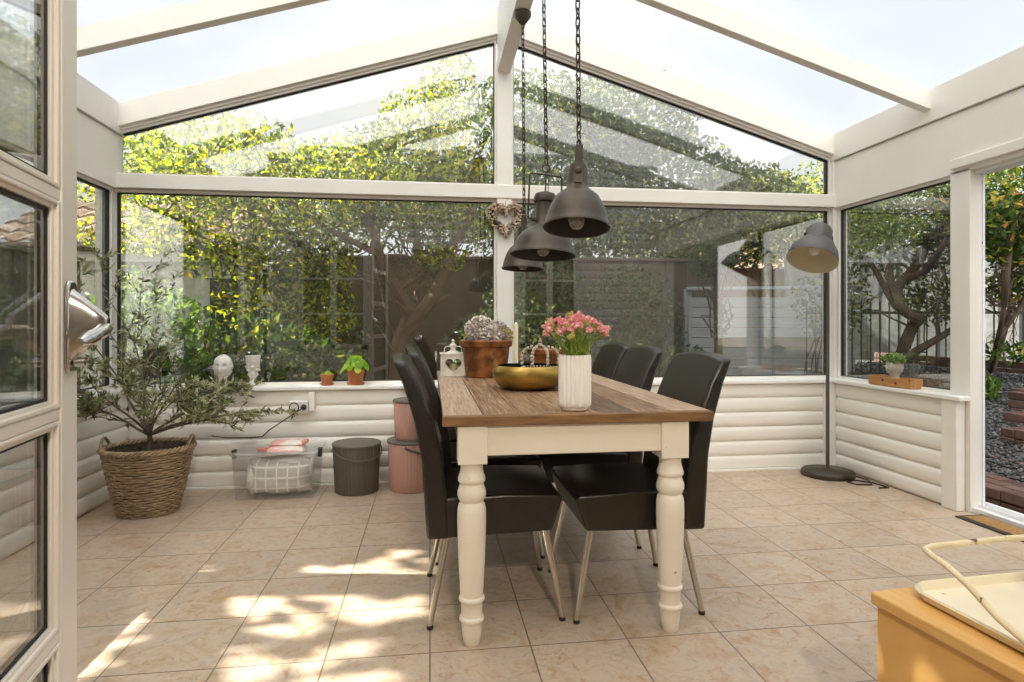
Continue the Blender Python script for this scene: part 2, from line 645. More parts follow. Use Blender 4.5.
M['redbark'] = mat('warm_bark', (0.20, 0.125, 0.08), (0.10, 0.062, 0.04), 0.8, scale=9, stretch=(1, 1, 0.3), bump=0.6, bscale=22)
M['olivebark'] = mat('olive_bark', (0.16, 0.13, 0.095), (0.09, 0.07, 0.05), 0.85, scale=30, bump=0.5)
M['olive'] = leaf_mat('olive_leaf', [(0.0, (0.05, 0.06, 0.028)), (0.40, (0.17, 0.19, 0.09)), (0.80, (0.42, 0.43, 0.27)), (0.95, (0.55, 0.55, 0.38)), (1.0, (0.34, 0.22, 0.10))], 0.25, (1, 1, 0.6))
M['terracotta'] = mat('terracotta', (0.46, 0.17, 0.065), (0.40, 0.14, 0.05), 0.7, scale=12, bump=0.1, wear=(14, 0.7, (0.5, 0.3, 0.2)))
M['rustpot'] = mat('rust_patina_pot', (0.33, 0.125, 0.035), (0.10, 0.035, 0.012), 0.45, 0.15, scale=16, bump=0.15, bscale=25, wear=(11, 0.60, (0.36, 0.19, 0.085)))
M['gold'] = mat('aged_brass', (0.50, 0.33, 0.085), (0.36, 0.24, 0.06), 0.33, 0.9, scale=14, stretch=(1, 1, 3), bump=0.12, bscale=120)
M['darkwater'] = mat('bowl_inside', (0.012, 0.02, 0.02), (0.02, 0.03, 0.03), 0.25, scale=9)
M['ceramic'] = mat('white_ceramic', (0.88, 0.86, 0.82), (0.86, 0.84, 0.80), 0.4, scale=4)
M['stem'] = leaf_mat('flower_stem', [(0, (0.20, 0.32, 0.05)), (0.6, (0.34, 0.46, 0.08)), (1, (0.48, 0.55, 0.14))], 0.35)
M['pink'] = leaf_mat('pink_petal', [(0, (0.78, 0.18, 0.24)), (0.45, (0.92, 0.42, 0.45)), (1, (0.98, 0.74, 0.70))], 0.3, (1, 0.8, 0.8))
M['bud'] = leaf_mat('green_bud', [(0, (0.40, 0.45, 0.10)), (0.6, (0.62, 0.60, 0.20)), (1, (0.80, 0.50, 0.35))], 0.3)
M['hydrangea'] = leaf_mat('dried_hydrangea', [(0, (0.22, 0.18, 0.21)), (0.3, (0.55, 0.48, 0.47)), (0.65, (0.82, 0.76, 0.69)), (1, (0.90, 0.83, 0.70))], 0.2, (1, 0.95, 0.85))
M['dryfern'] = leaf_mat('dry_flower', [(0, (0.35, 0.22, 0.07)), (1, (0.62, 0.45, 0.17))], 0.3)
M['candle'] = mat('cream_candle', (0.85, 0.77, 0.52), rough=0.45, scale=3)
M['lanternwhite'] = mat('chalky_white', (0.80, 0.77, 0.70), (0.66, 0.62, 0.54), 0.6, scale=25)
M['beads'] = island_mat('crown_beads', [(0, (0.60, 0.52, 0.42)), (0.5, (0.80, 0.72, 0.60)), (0.8, (0.32, 0.20, 0.13)), (1, (0.70, 0.36, 0.30))], 0.35)
M['turq'] = island_mat('turquoise_stones', [(0, (0.10, 0.32, 0.30)), (0.5, (0.30, 0.50, 0.46)), (1, (0.65, 0.72, 0.66))], 0.35)
M['wreath'] = island_mat('dried_seed_heads', [(0, (0.26, 0.16, 0.10)), (0.3, (0.52, 0.40, 0.28)), (0.75, (0.74, 0.63, 0.49)), (1, (0.55, 0.31, 0.21))], 0.8)
M['greenleaf'] = leaf_mat('lime_leaf', [(0, (0.16, 0.36, 0.03)), (0.5, (0.34, 0.55, 0.05)), (1, (0.56, 0.72, 0.08))], 0.45)
M['stone'] = mat('pale_stone', (0.60, 0.57, 0.52), (0.42, 0.40, 0.36), 0.8, scale=18, bump=0.4, bscale=40)
M['plaster'] = mat('white_plaster', (0.80, 0.78, 0.74), (0.58, 0.56, 0.52), 0.7, scale=22, bump=0.35, bscale=50)
M['crate'] = mat('orange_pine', (0.56, 0.28, 0.10), (0.42, 0.19, 0.06), 0.5, scale=5, stretch=(12, 2, 12), bump=0.15)
M['cabinet'] = mat('honey_oak', (0.80, 0.47, 0.15), (0.70, 0.39, 0.115), 0.38, scale=4, stretch=(14, 2, 1.2), bump=0.08)
M['cabtop'] = mat('honey_oak_top', (0.80, 0.48, 0.165), (0.71, 0.405, 0.13), 0.35, scale=4, stretch=(14, 1.5, 14), bump=0.08)
M['enamel'] = mat('old_cream_enamel', (0.87, 0.79, 0.61), (0.82, 0.73, 0.53), 0.4, scale=6, bump=0.1, wear=(13, 0.68, (0.20, 0.13, 0.05)))
M['enamelwire'] = mat('chipped_cream_wire', (0.84, 0.74, 0.52), (0.74, 0.62, 0.40), 0.45, scale=12, bump=0.2, wear=(26, 0.585, (0.13, 0.075, 0.03)))
M['box'] = glass_mat('clear_plastic', (0.985, 0.985, 0.985), base=0.04, k=0.5, milk=0.035, milkcol=(0.95, 0.95, 0.95), rough=0.2)
M['boxlid'] = glass_mat('clear_plastic_lid', (0.985, 0.985, 0.985), base=0.05, k=1.0, milk=0.25, milkcol=(0.88, 0.88, 0.90), rough=0.2)
M['bagcheck'] = grid_cloth_mat('checked_cushion', (0.60, 0.59, 0.55), (0.90, 0.89, 0.86), 0.064, 0.005)
M['bagwhite'] = mat('pale_fabric', (0.82, 0.81, 0.78), (0.74, 0.73, 0.70), 0.6, scale=9, bump=0.3)
M['packet'] = mat('pink_plastic_packet', (0.78, 0.42, 0.38), (0.86, 0.78, 0.72), 0.35, scale=5, stretch=(1, 6, 3), lo=0.45, hi=0.52, bump=0.4, bscale=18)
M['packetred'] = mat('red_packet_end', (0.66, 0.20, 0.15), (0.75, 0.32, 0.27), 0.35, scale=9)
M['bucket'] = mat('dark_taupe_bucket', (0.12, 0.11, 0.09), (0.13, 0.12, 0.10), 0.45, scale=4)
M['bucketpink'] = mat('dusty_pink_bucket', (0.76, 0.455, 0.395), (0.74, 0.44, 0.38), 0.45, scale=4)
M['socket'] = mat('white_socket', (0.82, 0.80, 0.76), rough=0.35)
M['black'] = mat('black_plastic', (0.015, 0.014, 0.013), rough=0.4)
M['coir'] = mat('coir_mat', (0.42, 0.24, 0.085), (0.30, 0.16, 0.055), 0.95, scale=60, bump=0.8, bscale=220)
M['matrubber'] = mat('mat_border', (0.035, 0.03, 0.028), rough=0.8)
M['wirelantern'] = mat('brown_woven_wire', (0.10, 0.08, 0.065), (0.05, 0.04, 0.035), 0.6, scale=40)
# outdoors
M['earth'] = mat('garden_soil', (0.07, 0.055, 0.035), (0.13, 0.105, 0.065), 0.95, scale=5, bump=0.6, bscale=30)
M['gravel'] = island_mat('gravel_stone', [(0, (0.03, 0.033, 0.037)), (0.5, (0.075, 0.08, 0.087)), (0.85, (0.15, 0.152, 0.16)), (1, (0.27, 0.265, 0.26))], 0.85)
M['gravelbase'] = mat('gravel_bed', (0.06, 0.062, 0.067), (0.11, 0.112, 0.118), 0.9, scale=45, bump=0.9, bscale=60)
M['brick'] = island_mat('old_brick', [(0, (0.085, 0.042, 0.033)), (0.5, (0.145, 0.078, 0.06)), (1, (0.20, 0.13, 0.105))], 0.85)
M['fencebrown'] = island_mat('brown_fence_boards', [(0, (0.032, 0.024, 0.013)), (0.5, (0.05, 0.037, 0.021)), (1, (0.075, 0.055, 0.032))], 0.85, 9)
M['fencegrey'] = island_mat('grey_fence_boards', [(0, (0.10, 0.108, 0.105)), (0.5, (0.15, 0.16, 0.155)), (1, (0.21, 0.215, 0.205))], 0.85, 9)
M['fencepale'] = mat('pale_fence_paint', (0.27, 0.29, 0.315), (0.22, 0.24, 0.265), 0.6, scale=5, stretch=(0.5, 0.5, 5))
M['shed'] = mat('white_shed_paint', (0.56, 0.56, 0.54), (0.50, 0.50, 0.48), 0.6, scale=4)
M['rooftile'] = island_mat('brown_roof_tiles', [(0, (0.16, 0.10, 0.07)), (0.5, (0.24, 0.155, 0.11)), (1, (0.31, 0.21, 0.155))], 0.85)
M['leafA'] = leaf_mat('bright_leaf', [(0, (0.014, 0.03, 0.007)), (0.40, (0.05, 0.09, 0.012)), (0.64, (0.24, 0.33, 0.02)), (0.86, (0.58, 0.62, 0.03)), (1, (0.80, 0.55, 0.02))], 0.6, (1, 1, .2))
M['leafB'] = leaf_mat('mid_green_leaf', [(0, (0.010, 0.026, 0.008)), (0.55, (0.026, 0.058, 0.014)), (0.85, (0.075, 0.12, 0.02)), (0.95, (0.24, 0.27, 0.03)), (1, (0.45, 0.40, 0.05))], 0.42)
M['leafD'] = leaf_mat('dark_evergreen_leaf', [(0, (0.012, 0.03, 0.012)), (0.6, (0.03, 0.062, 0.02)), (1, (0.07, 0.11, 0.03))], 0.25)
M['leafR'] = leaf_mat('rhododendron_leaf', [(0, (0.014, 0.036, 0.010)), (0.5, (0.04, 0.085, 0.018)), (0.80, (0.13, 0.18, 0.025)), (0.94, (0.40, 0.36, 0.04)), (1, (0.55, 0.19, 0.04))], 0.40)
M['fern'] = leaf_mat('fern_leaf', [(0, (0.03, 0.08, 0.015)), (0.6, (0.08, 0.17, 0.03)), (1, (0.20, 0.30, 0.05))], 0.45)
M['purple'] = leaf_mat('purple_leaf', [(0, (0.05, 0.03, 0.05)), (1, (0.16, 0.09, 0.13))], 0.3)
M['housefloor'] = mat('house_floor_wood', (0.36, 0.22, 0.11), (0.28, 0.165, 0.08), 0.4, scale=4, stretch=(8, 1, 1))
M['housewall'] = mat('house_wall_paint', (0.34, 0.32, 0.28), rough=0.7)

# ================================================================== structure
ZR = 3.33          # underside of the roof at the ridge
XR = 0.53          # ridge


def roofz(x):
    return ZR - 0.305 * abs(x - XR)


# floor
f = MB().box((-2.12, 0.3, -0.12), (3.32, 4.46, 0.0)).build('floor', M['floor'])
struct(f)
f = MB().box((-3.2, -4.2, -0.12), (4.2, 0.3, 0.001)).build('floor_house', M['housefloor'])
struct(f)


def siding_profile(n, pitch, depth=0.022):
    """(out, z) outline of n half-log boards, bottom to top."""
    pr = []
    for i in range(n):
        z = i * pitch
        for fz, o in ((0.0, 0.0), (0.06, 0.55), (0.16, 0.86), (0.34, 1.0), (0.66, 1.0), (0.84, 0.86), (0.94, 0.55), (1.0, 0.0)):
            pr.append((o * depth, z + fz * pitch))
    return pr


def siding_wall(mb, a, b, nrm, n, pitch, z0=0.0, thick=0.08):
    """Half-log boarding from a to b (xy), outward normal nrm; a,b lie on the boards' outer face."""
    pr = siding_profile(n, pitch)
    d = 0.022
    A, B, Nn = Vector((a[0], a[1], 0)), Vector((b[0], b[1], 0)), Vector((nrm[0], nrm[1], 0))
    poly = [(o - d, z + z0) for o, z in pr]
    poly += [(-thick, z0 + n * pitch), (-thick, z0)]
    k = len(poly)
    vs = [A + Nn * o + Vector((0, 0, z)) for o, z in poly] + [B + Nn * o + Vector((0, 0, z)) for o, z in poly]
    fs = [tuple(range(k)), tuple(range(2 * k - 1, k - 1, -1))]
    fs += [(i, k + i, k + (i + 1) % k, (i + 1) % k) for i in range(k)]
    mb.add(vs, fs)


# low boarded walls
mb = MB(); siding_wall(mb, (-1.95, 4.26), (3.05, 4.26), (0, -1), 6, 0.1075)
mb.box((-2.12, 4.335, 0), (3.2, 4.46, 0.645))
struct(mb.build('wall_back', M['siding'], smooth=True, angle=50))
mb = MB(); siding_wall(mb, (3.05, 4.26), (3.05, 3.24), (-1, 0), 6, 0.1075)
siding_wall(mb, (3.05, 3.165), (3.17, 3.165), (0, -1), 6, 0.1075, thick=0.03)
mb.box((3.12, 3.19, 0), (3.2, 4.46, 0.645))
struct(mb.build('wall_right', M['siding'], smooth=True, angle=50))
struct(MB().box((3.035, 3.155, 0), (3.095, 3.26, 0.645)).build('trim_right_corner', M['siding'], bevel=0.004))
struct(MB().box((2.97, 4.235, 0), (3.055, 4.3, 0.645)).build('trim_back_corner', M['siding'], bevel=0.004))
mb = MB(); siding_wall(mb, (-1.95, 0.5), (-1.95, 4.26), (1, 0), 6, 0.1075)
mb.box((-2.2, 0.5, 0), (-2.02, 4.46, 0.645))
struct(mb.build('wall_left', M['siding'], smooth=True, angle=50))
# thin baseboard strip at the foot of the back wall
struct(MB().box((-1.95, 4.235, 0), (2.97, 4.262, 0.012)).build('baseboard_back', M['siding']))

# sills
struct(MB().box((-2.06, 4.225, 0.645), (3.02, 4.40, 0.672)).build('window_sill_back', M['sill'], bevel=0.006))
struct(MB().prism([(3.02, 3.12), (3.098, 3.12), (3.098, 3.268), (3.15, 3.268), (3.15, 4.40), (3.02, 4.40)], 'z', 0.645, 0.672).build('window_sill_right', M['sill'], bevel=0.005))
struct(MB().box((-2.10, 0.52, 0.645), (-1.92, 4.225, 0.672)).build('window_sill_left', M['sill'], bevel=0.006))

# posts of the back wall
struct(MB().box((0.475, 4.315, 0.672), (0.585, 4.44, 2.98)).build('trim_centre_post', M['white'], bevel=0.004))
struct(MB().box((-2.18, 4.315, 0.672), (-2.085, 4.44, 2.46)).build('trim_left_post', M['white'], bevel=0.004))
struct(MB().box((3.09, 4.315, 0.672), (3.20, 4.44, 2.46)).build('trim_right_post', M['white'], bevel=0.004))
# rail across the back wall
mb = MB().box((-2.18, 4.305, 1.99), (3.2, 4.445, 2.085))
struct(mb.build('trim_rail', M['white'], bevel=0.004))
# gable boards under the roof
GT = 0.155
for k, (xa, xb) in enumerate(((-2.12, XR), (3.18, XR))):
    mb = MB().prism([(xa, roofz(xa)), (xb, roofz(xb)), (xb, roofz(xb) - GT), (xa, roofz(xa) - GT)], 'y', 4.30, 4.44)
    mb.prism([(xa, roofz(xa) - GT), (xb, roofz(xb) - GT), (xb, roofz(xb) - GT - .018), (xa, roofz(xa) - GT - .018)], 'y', 4.33, 4.43)
    struct(mb.build('trim_gable_' + ('left', 'right')[k], M['white'], bevel=0.003))


def pane(name, poly, axis, at, thick=0.016, frame=0.018, mframe=None, gasket=True, inset=0.0):
    """A glazed opening: white slim frame + black gasket + glass, polygon in the wall's plane."""
    c = (sum(p[0] for p in poly) / len(poly), sum(p[1] for p in poly) / len(poly))

    def shrink(d):
        out = []
        n = len(poly)
        for i in range(n):
            p0, p1, p2 = Vector(poly[i - 1]), Vector(poly[i]), Vector(poly[(i + 1) % n])
            e1, e2 = (p1 - p0).normalized(), (p2 - p1).normalized()
            n1, n2 = Vector((-e1.y, e1.x)), Vector((-e2.y, e2.x))
            if n1.dot(Vector(c) - p1) < 0:
                n1 = -n1
            if n2.dot(Vector(c) - p1) < 0:
                n2 = -n2
            bis = (n1 + n2)
            bis = bis / max(1e-6, bis.dot(n1))
            out.append(tuple(p1 + bis * d))
        return out

    def ring(mb, o, i, a, b):
        n = len(o)

        def P(p, t):
            return (p[0], t, p[1]) if axis == 'y' else (t, p[0], p[1])
        vs = [P(p, a) for p in o] + [P(p, a) for p in i] + [P(p, b) for p in o] + [P(p, b) for p in i]
        fs = []
        for q in range(n):
            w = (q + 1) % n
            fs += [(q, w, n + w, n + q), (2 * n + q, 3 * n + q, 3 * n + w, 2 * n + w), (n + q, n + w, 3 * n + w, 3 * n + q), (q, 2 * n + q, 2 * n + w, w)]
        mb.add(vs, fs)
    e = bpy.data.objects.new(name, None)
    COL.objects.link(e)
    struct(e)
    mb = MB(); ring(mb, poly, shrink(frame), at - 0.035, at + 0.035)
    mb.build('window_frame', mframe or M['white'], e)
    if gasket:
        mb = MB(); ring(mb, shrink(frame), shrink(frame + 0.005), at - 0.02, at + 0.02)
        mb.build('gasket', M['gasket'], e)
    MB().prism(shrink(frame + 0.002), axis, at - thick / 2, at + thick / 2).build('pane', M['glass'], e)
    return e


# back windows
YG = 4.385
pane('window_1', [(-2.085, 0.672), (0.475, 0.672), (0.475, 1.988), (-2.085, 1.988)], 'y', YG)
pane('window_2', [(0.585, 0.672), (3.09, 0.672), (3.09, 1.988), (0.585, 1.988)], 'y', YG)
g = GT + 0.018
pane('window_3', [(-2.085, 2.085), (0.475, 2.085), (0.475, roofz(0.475) - g), (-2.085, roofz(-2.085) - g)], 'y', YG, frame=0.014)
pane('window_4', [(0.585, 2.085), (3.09, 2.085), (3.09, roofz(3.09) - g), (0.585, roofz(0.585) - g)], 'y', YG, frame=0.014)
# right window, boards over it, posts and the open garden door
pane('window_5', [(3.265, 0.672), (4.31, 0.672), (4.31, 1.985), (3.265, 1.985)], 'x', 3.155)
struct(MB().box((3.10, 3.13, 0.0), (3.165, 3.265, 2.0)).build('trim_door_post', M['white'], bevel=0.004))
mb = MB().box((3.10, 0.5, 1.985), (3.22, 4.40, 2.345))
struct(mb.build('wall_right_board', M['white'], bevel=0.003))
mb = MB().box((3.085, 0.5, 2.35), (3.24, 4.40, roofz(3.085) + 0.005))
struct(mb.build('trim_right_plate', M['white'], bevel=0.003))
struct(MB().box((3.075, 0.5, 2.01), (3.12, 3.24, 2.07)).build('trim_door_head', M['white'], bevel=0.006))
# white aluminium sliding door frame: jambs, head and track
d5 = bpy.data.objects.new('door_2', None); COL.objects.link(d5); struct(d5)
mb = MB().box((3.165, 3.135, 0.0), (3.185, 3.25, 1.985)); mb.box((3.193, 3.140, 0.0), (3.212, 3.25, 1.985))
mb.build('jamb', M['alu'], d5, bevel=0.003)
MB().box((3.185, 3.15, 0.03), (3.193, 3.25, 1.985)).build('brush_strip', M['gasket'], d5)
mb = MB().box((3.12, 1.0, 0.0), (3.30, 3.25, 0.028)); mb.box((3.16, 1.0, 0.028), (3.17, 3.135, 0.045)); mb.box((3.22, 1.0, 0.028), (3.23, 3.25, 0.045))
mb.build('track', M['alu'], d5, bevel=0.002)
MB().box((3.13, 1.0, 1.965), (3.23, 3.13, 1.985)).build('head_frame', M['alu'], d5, bevel=0.003)
MB().lathe([(0.0, 0), (0.006, 0.002), (0.006, 0.012), (0.0, 0.014)], 10, (3.189, 3.142, 1.56)).build('bumper', M['black'], d5)
struct(MB().box((3.08, 0.5, 0.0), (3.24, 1.0, 2.0)).build('wall_right_end', M['white'], bevel=0.003))

# left wall: windows between posts, boards over
lys = [0.55, 1.75, 2.95, 4.31]
for i in range(3):
    pane('window_%d' % (6 + i), [(lys[i] + 0.04, 0.672), (lys[i + 1] - 0.04 if i < 2 else 4.31, 0.672), (lys[i + 1] - 0.04 if i < 2 else 4.31, 1.985), (lys[i] + 0.04, 1.985)], 'x', -2.10)
for i in range(3):
    struct(MB().box((-2.16, lys[i] - 0.04, 0.672), (-2.04, lys[i] + 0.04, 2.0)).build('trim_left_window_post', M['white'], bevel=0.003))
struct(MB().box((-2.17, 0.5, 1.985), (-2.045, 4.40, 2.345)).build('wall_left_board', M['white'], bevel=0.003))
struct(MB().box((-2.18, 0.5, 2.35), (-2.03, 4.40, roofz(-2.03) + 0.005)).build('trim_left_plate', M['white'], bevel=0.003))

# ridge beam and rafters
struct(MB().box((0.478, 0.5, 2.895), (0.572, 4.32, ZR + 0.01)).build('ceiling_ridge_beam', M['white'], bevel=0.004))
for y in (3.42, 2.30, 1.25):
    for xa, xb in ((-2.05, 0.478), (3.10, 0.572)):
        mb = MB().prism([(xa, roofz(xa)), (xb, roofz(xb)), (xb, roofz(xb) - 0.125), (xa, roofz(xa) - 0.125)], 'y', y - 0.032, y + 0.032)
        struct(mb.build('ceiling_rafter', M['white'], bevel=0.003))
# roof sheets: one for each bay
ce = bpy.data.objects.new('ceiling', None); COL.objects.link(ce); struct(ce)
ys = [0.3, 1.25, 2.30, 3.42, 4.62]
for a, b in zip(ys, ys[1:]):
    for xa, xb in ((-2.35, XR), (3.41, XR)):
        mb = MB().prism([(xa, roofz(xa) + 0.002), (xb, roofz(xb) + 0.002), (xb, roofz(xb) + 0.018), (xa, roofz(xa) + 0.018)], 'y', a + 0.002, b - 0.002)
        mb.build('roof_sheet', M['roof'], ce)

# house front (behind the camera's threshold) with the door opening and windows
mb = MB()
siding_wall(mb, (-1.72, 0.5), (-2.1, 0.5), (0, 1), 31, 0.1075, thick=0.18)
siding_wall(mb, (-0.60, 0.5), (-0.82, 0.5), (0, 1), 20, 0.1075, thick=0.18)
siding_wall(mb, (1.24, 0.5), (1.10, 0.5), (0, 1), 20, 0.1075, thick=0.18)
siding_wall(mb, (3.2, 0.5), (2.06, 0.5), (0, 1), 31, 0.1075, thick=0.18)
siding_wall(mb, (2.06, 0.5), (-1.72, 0.5), (0, 1), 12, 0.1075, 2.15 - 0.0001, thick=0.18)
siding_wall(mb, (-0.82, 0.5), (-1.72, 0.5), (0, 1), 7, 0.1075, thick=0.18)
siding_wall(mb, (2.06, 0.5), (1.24, 0.5), (0, 1), 7, 0.1075, thick=0.18)
struct(mb.build('wall_front', M['siding'], smooth=True, angle=50))
mb = MB()
for x0, x1 in ((-1.72, -0.82), (1.24, 2.06)):
    z0, z1 = 0.7525, 2.15
    for a, b, c_, d_ in ((x0, x1, z0, z0 + .06), (x0, x1, z1 - .06, z1), (x0, x0 + .06, z0, z1), (x1 - .06, x1, z0, z1), ((x0 + x1) / 2 - .035, (x0 + x1) / 2 + .035, z0, z1)):
        mb.box((a, 0.42, c_), (b, 0.52, d_))
    for k in (1, 2):
        z = z0 + (z1 - z0) * k / 3
        mb.box((x0, 0.45, z - .015), (x1, 0.49, z + .015))
struct(mb.build('window_front_frame', M['white'], bevel=0.002))
mb = MB()
for x0, x1 in ((-1.72, -0.82), (1.24, 2.06)):
    mb.box((x0, 0.465, 0.7525), (x1, 0.475, 2.15))
struct(mb.build('window_front_pane', M['glass']))
mb = MB().box((-0.64, 0.31, 0), (-0.585, 0.53, 2.15)); mb.box((1.06, 0.31, 0), (1.12, 0.53, 2.15)); mb.box((-0.64, 0.31, 2.10), (1.12, 0.53, 2.17))
struct(mb.build('door_frame_front', M['white'], bevel=0.003))
mb = MB().box((-3.2, -4.2, 0), (-3.1, 0.3, 2.6)); mb.box((4.1, -4.2, 0), (4.2, 0.3, 2.6))
mb.box((-3.2, -4.3, 0), (4.2, -4.2, 2.6))
mb.box((-3.2, 0.25, 0), (-1.9, 0.32, 2.6)); mb.box((3.1, 0.25, 0), (4.2, 0.32, 2.6))
struct(mb.build('wall_house', M['housewall']))
struct(MB().box((-3.2, -4.3, 2.6), (4.2, 0.32, 2.7)).build('ceiling_house', M['housewall']))

t = thing('unseen_fill_lamp', 'added unseen ceiling lamp in the house, filling the room with light', 'lamp', (0.25, -1.2, 2.6))  # added fill lamp behind the camera, lifts the lower walls and table legs
lm, lt_, lo_ = new_mat('fill_lamp_glow')
em = lt_.nodes.new('ShaderNodeEmission')
em.inputs['Color'].default_value = (1.0, 0.86, 0.66, 1)
em.inputs['Strength'].default_value = 4.0
lt_.links.new(em.outputs[0], lo_.inputs[0])
MB().lathe([(.0, -.085), (.12, -.08), (.2, -.06), (.225, -.035), (.2, -.02)], 32, cap0=False, cap1=False).build('lamp_shade', lm, t, smooth=True)
MB().lathe([(.21, -.02), (.215, 0.0)], 32).build('lamp_base', M['white'], t, smooth=True)
ld = bpy.data.lights.new('unseen_fill_light', 'POINT')
ld.energy = 120
ld.color = (1.0, 0.88, 0.72)
ld.shadow_soft_size = .06
lo2 = bpy.data.objects.new('unseen_fill_light', ld); COL.objects.link(lo2); lo2.parent = t
lo2.location = (0, 0, -.16)

# ------------------------------------------------------------------ open glazed door leaf at the left
dr = bpy.data.objects.new('door_1', None); COL.objects.link(dr); struct(dr)
dr.location = (-0.571, 0.513, 0)
dr.rotation_euler = (0, 0, R(100))     # local +X runs along the leaf towards its leading edge, -Y faces the room
LW = 0.80
rails = [(0.012, 0.128), (0.509, 0.533), (0.919, 0.943), (1.324, 1.348), (1.729, 1.753), (2.03, 2.09)]
mb = MB()
for x0, x1 in ((0, 0.085), (LW - 0.078, LW)):
    mb.box((x0, -0.02, 0.012), (x1, 0.02, 2.09))
for a, b in rails:
    mb.box((0.06, -0.017, a), (LW - 0.06, 0.017, b))
mb.build('door_frame', M['doorpaint'], dr, bevel=0.004)
for (a, b), (c_, d_) in zip(rails, rails[1:]):
    z0, z1, x0, x1 = b, c_, 0.085, LW - 0.078
    mb = MB()      # moulded bead on both faces round the pane
    for yy in (-1, 1):
        for w, h in ((0.026, 0.013), (0.013, 0.019)):
            ya, yb = sorted((0.006 * yy, h * yy))
            mb.box((x0, ya, z0), (x0 + w, yb, z1)); mb.box((x1 - w, ya, z0), (x1, yb, z1))
            mb.box((x0 + w, ya, z0), (x1 - w, yb, z0 + w * .6)); mb.box((x0 + w, ya, z1 - w * .6), (x1 - w, yb, z1))
    mb.build('glazing_bead', M['doorpaint'], dr, bevel=0.002)
    mb = MB()
    for a2, b2, c2, d2 in ((x0 + .026, x0 + .031, z0 + .016, z1 - .016), (x1 - .031, x1 - .026, z0 + .016, z1 - .016), (x0 + .026, x1 - .026, z0 + .016, z0 + .021), (x0 + .026, x1 - .026, z1 - .021, z1 - .016)):
        mb.box((a2, -0.007, c2), (b2, 0.007, d2))
    mb.build('gasket', M['gasket'], dr)
    MB().box((x0 + .026, -0.005, z0 + .016), (x1 - .026, 0.005, z1 - .016)).build('pane', M['doorglass'], dr)
# polished lever handle on a tall plate near the leading edge
hx = LW - 0.045
mb = MB()
mb.prism([(hx - .024, 1.02), (hx - .020, 1.005), (hx + .020, 1.005), (hx + .024, 1.02), (hx + .024, 1.165), (hx + .014, 1.18), (hx - .014, 1.18), (hx - .024, 1.165)], 'y', -0.028, -0.0195)
hd = mb.build('handle_plate', M['steel'], dr, bevel=0.004)
vs, fs = [], []
lv_ = [(-.024, .022, 1.020, 1.168), (-.045, .020, 1.045, 1.150), (-.066, .017, 1.068, 1.130), (-.080, .015, 1.078, 1.118), (-.086, .010, 1.085, 1.110)]
for y_, w_, a_, b_ in lv_:
    for k in range(16):
        a = 2 * PI * k / 16
        ca, sa = math.cos(a), math.sin(a)
        vs.append((hx + w_ * (abs(ca) ** .6) * (1 if ca >= 0 else -1), y_, (a_ + b_) / 2 + (b_ - a_) / 2 * (abs(sa) ** .6) * (1 if sa >= 0 else -1)))
for i in range(len(lv_) - 1):
    for k in range(16):
        fs.append((i * 16 + k, (i + 1) * 16 + k, (i + 1) * 16 + (k + 1) % 16, i * 16 + (k + 1) % 16))
fs.append(tuple((len(lv_) - 1) * 16 + k for k in range(16)))
MB().add(vs, fs).build('handle_neck', M['steel'], hd, smooth=True, angle=60)
mb = MB()
mb.tube([(hx + .004, -.076, 1.088), (hx - .02, -.082, 1.084), (hx - .06, -.084, 1.078), (hx - .10, -.080, 1.070), (hx - .118, -.076, 1.066)], [.015, .014, .013, .013, .007], 14)
mb.build('handle_lever', M['steel'], hd, smooth=True)
mb = MB().lathe([(0.0, -.002), (0.009, 0), (0.009, .018), (0.0, .02)], 12, (hx, -0.03, 1.025), m=Matrix.Rotation(R(90), 3, 'X'))
mb.build('key_cylinder', M['steel'], hd, smooth=True)

# ================================================================== dining table
TX0, TX1, TY0, TY1, TZ = 0.043, 0.987, 2.02, 3.95, 0.79
t = thing('dining_table', 'long rustic dining table with worn plank top and turned white legs', 'table', (0.515, 2.985, 0))
cx, cy = 0.515, 2.985
mb = MB()
n = 7
rnd = random.Random(4)
ws = [0.135, 0.12, 0.15, 0.13, 0.14, 0.125, 0.144]
x = TX0 - cx
for i, w in enumerate(ws):
    w = w * (TX1 - TX0) / sum(ws)
    dz = rnd.uniform(-0.0015, 0)
    m2 = MB() if i in (0, n - 1) else mb
    m2.box((x + .001, TY0 - cy + 0.03, TZ - 0.032), (x + w - .001, TY1 - cy, TZ + dz))
    if m2 is not mb:
        m2.build('border_plank', M['palewood'], t, bevel=0.002)
    x += w
mb.build('tabletop', M['tabletop'], t, bevel=0.002)
mb = MB().box((TX0 - cx - .003, TY0 - cy, TZ - 0.036), (TX1 - cx + .003, TY0 - cy + 0.029, TZ - 0.001))
mb.build('end_board', M['tableedge'], t, bevel=0.004)
ly0, ly1 = 2.08 - cy, 3.87 - cy
LXs = {-1: -0.373, 1: 0.338}
for s in (-1, 1):
    for yy in (ly0, ly1):
        mb = MB().box((LXs[s] - .049, yy - .049, 0.625), (LXs[s] + .049, yy + .049, 0.754))
        mb.lathe([(.030, .628), (.040, .622), (.038, .604), (.041, .588), (.047, .570), (.047, .561), (.040, .552), (.043, .543), (.049, .525), (.049, .510), (.044, .497), (.039, .490),
                  (.045, .481), (.049, .462), (.0495, .42), (.048, .36), (.045, .28), (.040, .185), (.0385, .168), (.044, .163), (.0445, .155), (.040, .149), (.037, .143),
                  (.036, .108), (.036, .1), (.042, .096), (.043, .087), (.038, .081), (.036, .074), (.033, .035), (.028, .006), (.024, 0.0)][::-1], 32, (LXs[s], yy, 0))
        mb.build('leg', M['tablewhite'], t, smooth=True, angle=50)
la, lb = LXs[-1], LXs[1]
